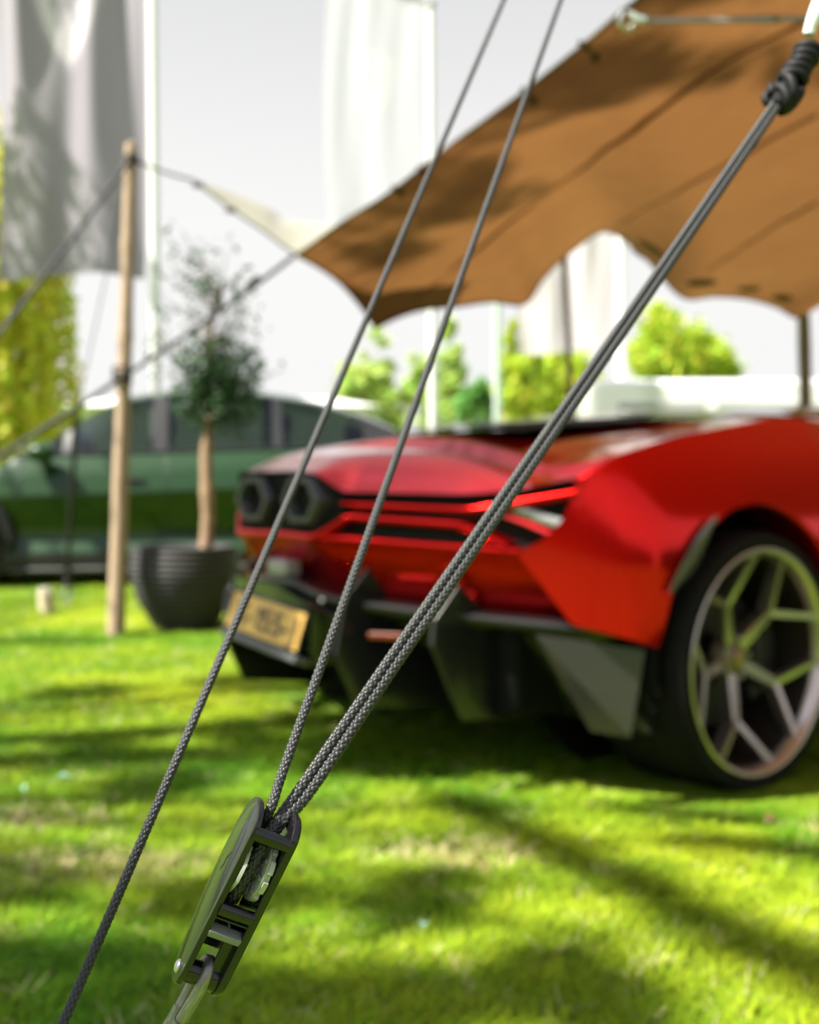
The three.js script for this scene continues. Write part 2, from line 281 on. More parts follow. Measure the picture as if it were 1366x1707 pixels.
// ---------------------------------------------------------------- stretch tent
const tentTex = dataTex(512, 512, (u, v) => { const f = 0.86 + 0.14 * hash(u * 733, v * 577) + 0.10 * (fbm(u * 6, v * 6, 4) - 0.5); return [0.44 * f, 0.30 * f, 0.165 * f]; });
tentTex.repeat.set(6, 6);
const tentMat = new THREE.MeshPhysicalMaterial({ map: tentTex, roughness: 0.92, specularIntensity: 0.15, transmission: 0.58, thickness: 0, side: THREE.DoubleSide });
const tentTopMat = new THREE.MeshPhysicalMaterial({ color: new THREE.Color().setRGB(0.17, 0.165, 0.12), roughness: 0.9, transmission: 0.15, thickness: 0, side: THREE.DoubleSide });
const darkCord = std([0.03, 0.03, 0.03], 0.8), steel = std([0.55, 0.55, 0.55], 0.35, 0.9), galv = std([0.42, 0.43, 0.42], 0.42, 0.75);
{
  const t = thing('stretch_tent', 'brown stretch tent canopy over the red car with scalloped hems', 'tent');
  const NH = [[495, 425, 6], [570, 372, 5.5], [650, 322, 5.05], [745, 248, 4.6], [862, 163, 4.15], [960, 86, 3.85], [1058, 4, 3.55], [1200, -100, 2.95], [1390, -170, 2.05], [1425, -50, 1.27]];
  const LH = [[495, 425, 6], [530, 444, 6.05], [566, 470, 6.15], [600, 508, 6.25], [626, 547, 6.4]];
  const FH = [[626, 547, 6.4], [660, 530, 6.55], [700, 517, 6.7], [765, 510, 6.95], [820, 503, 7.2], [876, 506, 7.4], [905, 466, 7.6], [955, 418, 7.9], [1014, 386, 8.2], [1075, 430, 8.4], [1142, 497, 8.6], [1190, 494, 8.65], [1245, 498, 8.7], [1295, 512, 8.75], [1332, 530, 8.8], [1380, 495, 8.9], [1480, 470, 9], [1640, 440, 9.2], [1800, 550, 9.2], [1960, 660, 9.2]];
  const RW = [null, [2.6, 2.15, -1.6], [5.4, 1.9, -2.6], [7.0, 1.45, -6], [6.4, 2.4, -9.2]];
  const C = (l, k = 'centripetal') => new THREE.CatmullRomCurve3(l.map((q) => P(...q)), false, k), cn = C(NH), cl = C(LH), cf = C(FH), cr = new THREE.CatmullRomCurve3([P(1425, -50, 1.27), ...RW.slice(1, 4).map((q) => V(...q)), P(1960, 660, 9.2)], false, 'centripetal'), cs = C([[626, 547, 6.4], [820, 500, 7.2], [1010, 425, 8.0], [1142, 470, 8.6], [1332, 500, 8.8], [1640, 440, 9.2], [1960, 660, 9.2]]);
  const csRows = []; for (let i = 0; i <= 120; i++) { const q = cs.getPoint(i / 120); if (!csRows.length || q.x > csRows[csRows.length - 1][0]) csRows.push([q.x, q.y]); } const csY = polyline(csRows);
  const S = (u, v) => {
    // scallops of the far hem die away within a metre of it
    const n = cn.getPoint(u), f1 = cf.getPoint(u), f0 = f1.clone().setY(csY(f1.x)[0]), l = cl.getPoint(v), r = cr.getPoint(v);
    const k00 = cn.getPoint(0), k10 = cn.getPoint(1), k01 = cf.getPoint(0), k11 = cf.getPoint(1), wl = (1 - u) ** 3, wr = u ** 4;
    const q = n.clone().multiplyScalar(1 - v).addScaledVector(f0, v).addScaledVector(l, wl).addScaledVector(r, wr);
    q.addScaledVector(k00, -wl * (1 - v)).addScaledVector(k01, -wl * v).addScaledVector(k10, -wr * (1 - v)).addScaledVector(k11, -wr * v);
    const b = sin(PI * u) * sin(PI * v);
    q.addScaledVector(f1.sub(f0), Math.pow(v, 2.2));
    q.y += 0.05 * b + 0.7 * sstep(0.55, 1, u) * sin(PI * v) * sin(PI * min(1, (u - 0.1))) + 0.012 * sin(u * 26 + v * 9) * b + (0.016 * sin(v * 34) + 0.01 * sin(v * 57 + u * 12)) * exp(-u * 7) * sin(PI * v) * min(1, u * 12) + 0.02 * sin(u * 9 - v * 14) * b;
    return q;
  };
  mesh('canopy', grid(110, 60, S, [1, 1]), tentMat, t);
  const samples = []; for (let j = 0; j <= 160; j++) for (let i = 0; i <= 400; i++) { const q = S(i / 400, j / 160).project(camera); samples.push([i / 400, j / 160, (q.x + 1) / 2 * 819, (1 - q.y) / 2 * 1024]); }
  const find = (px, py) => { let best = null, bd = 1e9; const x = px * 819 / PW, y = py * 1024 / PH; for (const m of samples) { const d = (m[2] - x) ** 2 + (m[3] - y) ** 2; if (d < bd) { bd = d; best = m; } } return best; };
  const seam = (line, w) => { const dense = smoothline(line.map(([px, py], i) => [i / (line.length - 1), px, py])), pts = Array.from({ length: 13 }, (_, i) => dense(i / 12)); const l = smoothline(pts.map(([px, py], i) => { const m = find(px, py); return [i / 12, m[0], m[1]]; })); return grid(70, 2, (u, k) => { const [a, b] = l(u), c = S(a, b), nx = S(min(1, a + 0.01), b).sub(c).normalize(), d = S(a, clamp(b + 0.02, 0, 1)).sub(c); d.addScaledVector(nx, -d.dot(nx)).normalize(); c.addScaledVector(d, (k - 0.5) * w); c.y -= 0.006 + 0.006 * sin(PI * k); return c; }); };
  const seamMat = tentMat.clone(); seamMat.transmission = 0.38;
  mesh('seam', seam([[1362, 22], [1189, 119], [945, 297], [690, 498]], 0.05), seamMat, t);
  mesh('seam', seam([[1362, 332], [1176, 452]], 0.05), seamMat, t);
  mesh('seam', seam([[1362, 190], [1030, 372]], 0.03), seamMat, t);
  // hem cords
  const hem = (c) => { const g = new THREE.TubeGeometry(c, 160, 0.009, 6); return g; };
  mesh('hem_cord', merge([hem(cn), hem(cl), hem(cf)]), std([0.1, 0.07, 0.035], 0.9), t);
  // round reinforcement tabs along the far hem, cord loops along the near one
  for (const [px, py, r] of [[1090, 414, 0.11], [1170, 470, 0.10], [1250, 480, 0.075], [1306, 494, 0.07], [1060, 424, 0.06]]) {
    const [u, v] = find(px, py);
    const c = S(u, v), a = S(u + 0.004, v).sub(c).normalize(), b = S(u, v - 0.004).sub(c); b.addScaledVector(a, -b.dot(a)).normalize();
    const n = a.clone().cross(b); if (n.y > 0) n.negate();
    const ring = [0.012, 0.004].map((o) => Array.from({ length: 18 }, (_, i) => c.clone().addScaledVector(a, cos(i / 18 * 2 * PI) * r).addScaledVector(b, sin(i / 18 * 2 * PI) * r).addScaledVector(n, o)));
    mesh('hem_tab', hexPlate(ring), std([0.085, 0.06, 0.03], 0.9), t);
  }
  for (const u of [0.235, 0.285, 0.46, 0.57]) {
    const c = S(u, 0.0), q = S(u, 0.03), d = q.clone().sub(c).normalize();
    mesh('hem_loop', merge([bar(c.clone().addScaledVector(d, -0.03), c.clone().addScaledVector(d, 0.07), 0.010, 8), new THREE.SphereGeometry(0.016, 12, 8).translate(q.x, q.y - 0.01, q.z)]), std([0.05, 0.04, 0.025], 0.9), t);
  }
  // the outer face of the corner behind, running up to the wooden pole
  const A0 = P(322, 300, 6.55), e1 = new THREE.CatmullRomCurve3([A0, P(385, 348, 6.4), P(440, 385, 6.2), P(470, 408, 6.08), P(495, 425, 6)]), e2 = new THREE.CatmullRomCurve3([A0.clone().add(V(0.004, 0.004, 0)), P(400, 326, 6.7), P(450, 347, 6.8), P(480, 366, 6.9), P(580, 372, 7.0), P(700, 330, 6.6)]);
  mesh('corner_flap', grid(40, 12, (u, v) => { const q = e1.getPoint(u).lerp(e2.getPoint(u), v); q.y += 0.05 * sin(PI * v) * u * (1 - u) * 2; return q; }), tentTopMat, t);
  mesh('hem_cord', new THREE.TubeGeometry(e1, 60, 0.008, 6), std([0.05, 0.06, 0.045], 0.9), t);
  for (const [a, b, c] of [[330, 308, 6.5], [385, 350, 6.38]]) { const q = P(a, b, c); mesh('hem_loop', new THREE.SphereGeometry(0.02, 10, 8).scale(1.6, 0.8, 1).translate(q.x, q.y, q.z), darkCord, t); }
}
{ // shackle, rod and slack line at the near hem
  const a = P(1046, 36, 3.55), b = P(1082, 34, 3.5), t = thing('tent_clip', 'shiny steel clip on the near hem of the brown tent', 'clip', a);
  const o = (q) => q.clone().sub(a);
  mesh('ring', new THREE.TorusGeometry(0.026, 0.009, 10, 24).rotateY(0.5), steel, t);
  mesh('hook', merge([tube([o(P(1040, 26, 3.56)), o(P(1054, 24, 3.54)), o(P(1064, 32, 3.53)), o(P(1058, 44, 3.54)), o(P(1046, 48, 3.55))], 0.009, 24, 8), bar(o(P(1060, 34, 3.53)), o(b), 0.017, 10, 0.013)]), steel, t);
  const rod = [P(1082, 35, 3.5), P(1290, 32, 3.0), P(1420, 30, 2.7)];
  tag(mesh('tension_cable', merge([bar(rod[0], rod[1], 0.008, 8), bar(rod[1], rod[2], 0.0075, 8), bar(P(1260, 32.5, 3.06), P(1296, 32, 2.98), 0.010, 10)]), std([0.2, 0.21, 0.2], 0.4, 0.6), scene), 'thin grey cable running level from the steel clip to the right edge', 'cable');
}
const woodTex = dataTex(256, 1024, (u, v) => { const f = 0.8 + 0.25 * fbm(u * 14, v * 3, 4) + 0.08 * (hash(u * 377, v * 91) - 0.5), k = fbm(u * 3 + 9, v * 5, 3) > 0.66 ? 0.85 : 1; return [0.66 * f * k, 0.57 * f * k, 0.48 * f * k]; });
function pole(name, label, category, a, b, r0, r1, mat, nodes) {
  const t = thing(name, label, category, a), d = b.clone().sub(a), n = 60;
  const ax = d.clone().normalize(), sx = V(0, 0, 1).cross(ax).normalize(), sz = ax.clone().cross(sx);
  mesh('shaft', grid(18, n, (u, v) => { const an = u * 2 * PI, r = lerp(r0, r1, v) * (1 + 0.03 * sin(v * 23) + 0.03 * vnoise(u * 6, v * 40) + (nodes ?? []).reduce((s, q) => s + 0.16 * exp(-(((v - q) / 0.012) ** 2)), 0)); return d.clone().multiplyScalar(v).addScaledVector(sx, cos(an) * r).addScaledVector(sz, sin(an) * r); }, [1, 3]), mat, t);
  mesh('pole_cap', new THREE.SphereGeometry(r1 * 1.02, 14, 8).scale(1, 0.5, 1).translate(d.x, d.y, d.z), mat, t);
  return t;
}
const woodMat = new THREE.MeshStandardMaterial({ map: woodTex, roughness: 0.9, side: THREE.DoubleSide });
const woodFoot = P(193, 1066, 6.6), woodTop = P(219, 242, 6.6); woodFoot.y = -0.03;
{
  const t = pole('wooden_tent_pole', 'tall pale wooden tent pole on the lawn left of the planter', 'tent pole', woodFoot, woodTop, 0.048, 0.032, woodMat, [0.62, 0.80, 0.955]);
  const q = P(204, 626, 6.56).sub(woodFoot), tie = []; for (let i = 0; i <= 60; i++) { const a = i / 60 * 6 * PI; tie.push(V(q.x + cos(a) * 0.048, q.y + (i / 60 - 0.5) * 0.09 + 0.02 * sin(a), q.z + sin(a) * 0.048)); }
  mesh('cord_tie', tube(tie, 0.008, 140, 6), darkCord, t);
  const q2 = P(217, 264, 6.56).sub(woodFoot); mesh('cord_tie', merge([0, 1, 2].map((i) => new THREE.TorusGeometry(0.036, 0.007, 6, 20).rotateX(PI / 2).translate(q2.x, q2.y + 0.02 * i - 0.02, q2.z - 0.04))), darkCord, t);
}
pole('dark_tent_pole', 'slim dark reddish tent pole standing behind the red car', 'tent pole', V(at(968, 8.5), 0, -8.5), P(941, 424, 7.9), 0.024, 0.02, std([0.055, 0.03, 0.022], 0.8));
pole('grey_tent_pole', 'grey tent pole under the brown canopy at the right edge', 'tent pole', V(at(1352, 8.7), 0, -8.7), P(1340, 528, 8.7), 0.05, 0.045, std([0.2, 0.19, 0.17], 0.7));
const sag = (a, b, s, n = 10) => Array.from({ length: n + 1 }, (_, i) => { const u = i / n, q = a.clone().lerp(b, u); q.y -= s * 4 * u * (1 - u); return q; });
const cordMat = std([0.05, 0.05, 0.055], 0.8), thinCord = std([0.09, 0.09, 0.10], 0.8);
const tipP = P(219, 264, 6.6);
tag(mesh('guy_rope', tube(sag(tipP, P(322, 300, 6.55), 0.01), 0.008, 20, 6), cordMat, scene), 'short dark guy rope from the wooden pole top to the pale tent corner', 'guy rope');
tag(mesh('guy_rope', tube(sag(tipP, P(-120, 705, 5.0), 0.02), 0.012, 30, 6), cordMat, scene), 'dark guy rope slanting from the wooden pole top across the grey flag', 'guy rope');
tag(mesh('guy_rope', tube(sag(P(490, 427, 6), P(205, 628, 6.55), 0.015), 0.012, 30, 6), cordMat, scene), 'dark guy rope from the tent corner down to the tie on the wooden pole', 'guy rope');
tag(mesh('guy_rope', tube(sag(P(205, 628, 6.55), P(-90, 815, 6.2), 0.01), 0.014, 30, 6), cordMat, scene), 'dark guy rope from the wooden pole tie down past the dark windscreen', 'guy rope');
for (const [x, y, z] of [[430, 466, 6.15], [368, 512, 6.3]]) { const q = P(x, y, z), r = P(x - 14, y + 10, z + 0.03); tag(mesh('rope_adjuster', merge([bar(q, r, 0.026, 10, 0.02), bar(q.clone().lerp(r, -0.25), q.clone().lerp(r, 1.25), 0.012, 8)]), darkCord, scene), x === 430 ? 'small dark rope adjuster nearest the tent corner' : 'small dark rope adjuster lower on the slanting guy rope', 'rope adjuster'); }
{
  const foot = V(at(112, 8.1), 0, -8.1), s = P(128, 690, 7.5);
  const k = thing('ground_strap', 'thin dark strap dropping from the pole top to the lawn before the green car', 'strap');
  mesh('webbing', merge([bar(tipP, s, 0.004, 6), bar(s, foot.clone().setY(0.26), 0.017, 8), bar(foot.clone().setY(0.26), foot.clone().setY(0.16), 0.026, 8)]), darkCord, k);
  mesh('hook', merge([tube([foot.clone().setY(0.17), foot.clone().add(V(0.035, 0.11, 0)), foot.clone().add(V(0, 0.05, 0)), foot.clone().add(V(-0.03, 0.1, 0)), foot.clone().setY(0.17)], 0.010, 30, 8), bar(foot.clone().setY(-0.1), foot.clone().setY(0.08), 0.012, 8)]), galv, k);
  const p2 = V(at(78, 7.7), 0, -7.7), st = thing('wooden_peg', 'stubby pale wooden peg in the lawn by the dark strap', 'peg', p2);
  mesh('peg_body', new THREE.LatheGeometry([[0, -0.1], [0.035, -0.1], [0.047, 0.0], [0.052, 0.14], [0.046, 0.166], [0, 0.172]].map(([a, b]) => new THREE.Vector2(a, b)), 14).rotateZ(0.06), std([0.58, 0.49, 0.36], 0.9), st);
  mesh('peg_top', new THREE.CylinderGeometry(0.04, 0.046, 0.012, 14).translate(-0.012, 0.178, 0), std([0.66, 0.60, 0.48], 0.9), st);
}

// ---------------------------------------------------------------- flags, poles, marquee, van
const shieldPath = (g, x, y, w, h) => { g.beginPath(); g.moveTo(x - w / 2, y - h / 2 + h * 0.06); g.quadraticCurveTo(x, y - h / 2 - h * 0.04, x + w / 2, y - h / 2 + h * 0.06); g.quadraticCurveTo(x + w * 0.56, y + h * 0.16, x, y + h / 2); g.quadraticCurveTo(x - w * 0.56, y + h * 0.16, x - w / 2, y - h / 2 + h * 0.06); g.closePath(); };
function bullMark(g, x, y, w) {           // a charging bull in a shield, as a pale print
  g.beginPath(); g.moveTo(x - w * 0.30, y - w * 0.12); g.quadraticCurveTo(x - w * 0.1, y - w * 0.34, x + w * 0.12, y - w * 0.18); g.quadraticCurveTo(x + w * 0.30, y - w * 0.16, x + w * 0.30, y + w * 0.04);
  g.lineTo(x + w * 0.22, y + w * 0.02); g.quadraticCurveTo(x + w * 0.18, y + w * 0.12, x + w * 0.24, y + w * 0.32); g.lineTo(x + w * 0.14, y + w * 0.32); g.lineTo(x + w * 0.04, y + w * 0.1); g.quadraticCurveTo(x - w * 0.1, y + w * 0.12, x - w * 0.1, y + w * 0.34); g.lineTo(x - w * 0.2, y + w * 0.34); g.quadraticCurveTo(x - w * 0.2, y + w * 0.1, x - w * 0.36, y + w * 0.06); g.closePath(); g.fill();
}
const clothTex = (base, mark, edge, cy) => canvasTex(512, 1024, (g, w, h) => { g.fillStyle = base; g.fillRect(0, 0, w, h); g.fillStyle = edge; shieldPath(g, w / 2, h * cy, w * 0.50, w * 0.6); g.fill(); g.fillStyle = mark; shieldPath(g, w / 2, h * cy, w * 0.43, w * 0.52); g.fill(); g.fillStyle = edge; bullMark(g, w / 2, h * cy - 10, w * 0.34); }, true, false);
const cloth = (tex, tr = 0.4) => new THREE.MeshPhysicalMaterial({ map: tex, roughness: 0.85, specularIntensity: 0.2, transmission: tr, thickness: 0, side: THREE.DoubleSide });
const whitePole = std([0.72, 0.73, 0.72], 0.4, 0.0, { clearcoat: 0.4 });
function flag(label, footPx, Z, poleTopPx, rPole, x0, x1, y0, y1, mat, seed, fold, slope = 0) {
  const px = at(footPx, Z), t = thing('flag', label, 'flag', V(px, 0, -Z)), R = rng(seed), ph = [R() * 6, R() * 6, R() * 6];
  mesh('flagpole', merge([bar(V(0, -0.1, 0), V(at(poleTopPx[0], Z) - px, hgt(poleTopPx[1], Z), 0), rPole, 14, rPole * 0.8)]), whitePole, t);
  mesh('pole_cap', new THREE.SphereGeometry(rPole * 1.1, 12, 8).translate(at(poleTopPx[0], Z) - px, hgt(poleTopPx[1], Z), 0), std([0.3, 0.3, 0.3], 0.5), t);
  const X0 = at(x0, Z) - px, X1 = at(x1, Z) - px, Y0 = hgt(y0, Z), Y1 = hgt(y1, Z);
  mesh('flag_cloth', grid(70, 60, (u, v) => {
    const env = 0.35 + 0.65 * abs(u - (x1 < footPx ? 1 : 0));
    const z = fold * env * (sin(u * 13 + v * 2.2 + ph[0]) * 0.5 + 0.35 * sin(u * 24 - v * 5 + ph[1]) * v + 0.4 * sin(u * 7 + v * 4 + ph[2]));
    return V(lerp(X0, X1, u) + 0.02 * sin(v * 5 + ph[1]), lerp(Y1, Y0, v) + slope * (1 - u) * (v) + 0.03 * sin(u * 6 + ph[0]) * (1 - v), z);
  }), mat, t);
  return [t, X0, X1, Y0];
}
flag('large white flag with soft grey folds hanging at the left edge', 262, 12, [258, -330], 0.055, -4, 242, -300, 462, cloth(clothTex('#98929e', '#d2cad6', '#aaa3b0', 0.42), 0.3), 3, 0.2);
{
  const [t, X0, X1, Y0] = flag('white shield flag on the tall white pole above the tent corner', 724, 13, [717, 18], 0.055, 545, 704, 8, 420, cloth(clothTex('#efeafa', '#f8f5ff', '#f2edfb', 0.38), 0.65), 4, 0.018, 0.28);
  mesh('flag_arm', merge([bar(V(X1 + 0.05, Y0 - 0.02, 0), V(X0, Y0 + 0.30, 0), 0.018, 8)]), std([0.3, 0.31, 0.33], 0.5), t);
}
flag('pale flag hanging between the tent hems behind the dark pole', 1038, 15, [1032, 300], 0.07, 862, 1016, 330, 588, cloth(clothTex('#e0d6dc', '#ece2ea', '#e6dce2', 0.4), 0.5), 6, 0.08);
{ const Z = 15, t = thing('thin_pole', 'thin pale green-grey pole among the trees right of the white flag pole', 'pole', V(at(829, Z), 0, -Z));
  mesh('shaft', bar(V(0, -0.1, 0), V(0, hgt(380, Z), 0), 0.05, 12, 0.045), std([0.42, 0.50, 0.44], 0.5), t); mesh('pole_cap', new THREE.SphereGeometry(0.06, 10, 8).translate(0, hgt(380, Z), 0), whitePole, t); }
{ // white van
  const Z = 14, x0 = at(985, Z), t = thing('white_van', 'white van parked on the lawn behind the red car', 'van', V(x0, 0, -Z)), L = 4.9, top = hgt(632, Z), W = 1.9, paint = std([0.78, 0.78, 0.78], 0.35, 0, { clearcoat: 1 });
  const side = [[0.05, 0.35], [0.0, 0.8], [0.01, 1.35], [0.02, top - 0.05], [0.08, top], [3.3, top], [3.75, top - 0.1], [4.3, 1.2], [4.85, 1.0], [4.95, 0.6], [4.9, 0.35]];
  mesh('body', extrude(side, W, 0.06, 4).translate(0, 0, -W), paint, t);
  const gl = std([0.35, 0.36, 0.36], 0.12, 0, { clearcoat: 1 });
  for (const [a, b] of [[0.3, 1.35], [1.45, 2.45], [2.55, 3.4]]) mesh('window', extrude([[a, 1.25], [a + 0.02, top - 0.28], [b - 0.03, top - 0.28], [b, 1.25]], 0.012, 0.004).translate(0, 0, 0.001), gl, t);
  mesh('window', extrude([[3.5, 1.25], [3.5, top - 0.3], [3.72, top - 0.3], [4.15, 1.25]], 0.012, 0.004).translate(0, 0, 0.001), gl, t);
  for (const x of [0.95, 3.95]) { const w = mesh('wheel', new THREE.CylinderGeometry(0.34, 0.34, 0.22, 28).rotateX(PI / 2).translate(x, 0.34, -0.09), std([0.02, 0.02, 0.02], 0.8), t); mesh('hubcap', new THREE.CylinderGeometry(0.2, 0.2, 0.02, 20).rotateX(PI / 2).translate(x, 0.34, 0.03), steel, w); }
  mesh('bumper', new RoundedBoxGeometry(0.14, 0.24, W + 0.04, 3, 0.05).translate(0.03, 0.45, -W / 2), std([0.2, 0.2, 0.2], 0.6), t);
}
{ // white marquee far behind the green car
  const Z = 24, t = thing('white_marquee', 'white marquee with pale walls far behind the green car', 'marquee', V(at(350, Z), 0, -Z)), w = 6.4, h = 2.35;
  const wm = new THREE.MeshPhysicalMaterial({ color: 0xdcdcdc, roughness: 0.8, transmission: 0.2, thickness: 0, side: THREE.DoubleSide }), n = 5;
  for (let i = 0; i < n; i++) { const a = -w / 2 + w * i / n, b = a + w / n; mesh('wall_panel', grid(24, 4, (u, v) => V(lerp(a + 0.02, b - 0.02, u), lerp(0.02, h - 0.04, v), 0.03 * sin(u * 22 + i))), wm, t); mesh('post', bar(V(a, 0, 0.05), V(a, h, 0.05), 0.04, 8), whitePole, t); }
  mesh('roof', hexPlate([[V(-w / 2 - 0.2, h, 0.3), V(w / 2 + 0.2, h, 0.3), V(w / 2 - 1, h + 0.35, -2.5), V(-w / 2 + 1, h + 0.35, -2.5)], [V(-w / 2 - 0.2, h, -5), V(w / 2 + 0.2, h, -5), V(w / 2 - 1, h + 0.33, -2.6), V(-w / 2 + 1, h + 0.33, -2.6)]]), wm, t);
}
{ // low barrier behind the lawn
  const Z = 25, t = thing('garden_wall', 'low pale garden wall beneath the far trees', 'wall', V(at(900, Z), 0, -Z)), bm = std([0.5, 0.44, 0.40], 0.9);
  mesh('wall_body', new RoundedBoxGeometry(13, 1.7, 0.3, 2, 0.02).translate(0, 0.83, 0), bm, t); mesh('coping', new RoundedBoxGeometry(13.1, 0.1, 0.42, 2, 0.02).translate(0, 1.73, 0), std([0.55, 0.52, 0.50], 0.9), t);
}

// ---------------------------------------------------------------- planter and small tree
{
  const Z = 6.9, base = V(at(308, Z), 0, -Z), t = thing('planter', 'round black ribbed planter on the lawn beside the red car tail', 'planter', base), prof = [];
  const r = smoothline([[0, 0.16], [0.06, 0.19], [0.2, 0.27], [0.34, 0.305], [0.47, 0.30], [0.5, 0.295]]);
  for (let i = 0; i <= 150; i++) { const y = i / 150 * 0.5; prof.push(new THREE.Vector2(r(y)[0] + 0.008 * abs(sin(y * PI / 0.034)), y)); }
  mesh('pot_body', new THREE.LatheGeometry([new THREE.Vector2(0, 0.003), ...prof, new THREE.Vector2(0.27, 0.5), new THREE.Vector2(0.262, 0.44)], 56), std([0.045, 0.045, 0.047], 0.55), t);
  mesh('soil', new THREE.CircleGeometry(0.268, 28).rotateX(-PI / 2).translate(0, 0.452, 0), std([0.05, 0.035, 0.022], 1), t);
  const R = rng(41), tr = thing('potted_tree', 'small dark-leaved tree with a pale trunk growing in the black planter', 'tree', base.clone().add(V(0, 0.45, 0)));
  const pts = [V(at(341, Z) - base.x, -0.03, 0), V(at(346, Z) - base.x, 0.38, 0.01), V(at(350, Z) - base.x, 0.75, 0), V(at(352, Z) - base.x, 1.15, -0.02), V(at(368, Z) - base.x, 1.55, 0)];
  const tw = [], cl = [];
  for (let i = 0; i < 46; i++) {
    const u = 0.5 + 0.5 * R(), s = new THREE.CatmullRomCurve3(pts).getPoint(u * 0.98), a = R() * 6.283, len = 0.15 + R() * 0.36, e = s.clone().add(V(cos(a) * len * 0.8 + 0.03, 0.05 + R() * 0.42, sin(a) * len * 0.8));
    tw.push(bar(s, e, 0.006, 5, 0.0025)); for (let k = 0; k < 4; k++) cl.push([s.clone().lerp(e, 0.4 + 0.2 * k), e.y > 1.0 ? 0.35 : 1]);
  }
  const tc = new THREE.CatmullRomCurve3(pts);
  mesh('trunk', grid(16, 40, (u, v) => { const q = tc.getPoint(v * 0.56), an = u * 2 * PI, r = lerp(0.04, 0.027, v) * (1 + 0.10 * vnoise(u * 5 + 3, v * 18) + 0.16 * exp(-(((v - 0.42) / 0.05) ** 2))); return q.add(V(cos(an) * r + 0.012 * sin(v * 7), 0, sin(an) * r)); }, [1, 4]), new THREE.MeshStandardMaterial({ map: woodTex, color: new THREE.Color().setRGB(0.85, 0.78, 0.7), roughness: 0.95, side: THREE.DoubleSide }), tr);
  tw.push(new THREE.TubeGeometry(new THREE.CatmullRomCurve3([0.54, 0.66, 0.8, 0.92, 1].map((k, i) => tc.getPoint(k).add(V(0.02 * sin(i * 2.1), 0, 0.015 * cos(i * 3))))), 24, 0.014, 7));
  mesh('branches', merge(tw), barkMat, tr);
  const dense = cl.filter((q) => q[1] === 1).length;
  mesh('crown', leafCloud(R, 2500, 0.026, (c) => { if (R() < 0.78) { const v = V(R() + R() - 1, R() + R() - 1, R() + R() - 1); c.set(at(366, Z) - base.x + v.x * 0.27, 0.98 + v.y * 0.3, v.z * 0.26); return; } const q = cl[floor(R() * cl.length)]; if (R() > q[1] && dense) { const q2 = cl[floor(R() * cl.length)]; c.copy(q2[0]); } else c.copy(q[0]); c.add(V((R() - 0.5) * 0.14, (R() - 0.5) * 0.14, (R() - 0.5) * 0.14)); }, DARKG), leafMat, tr);
}

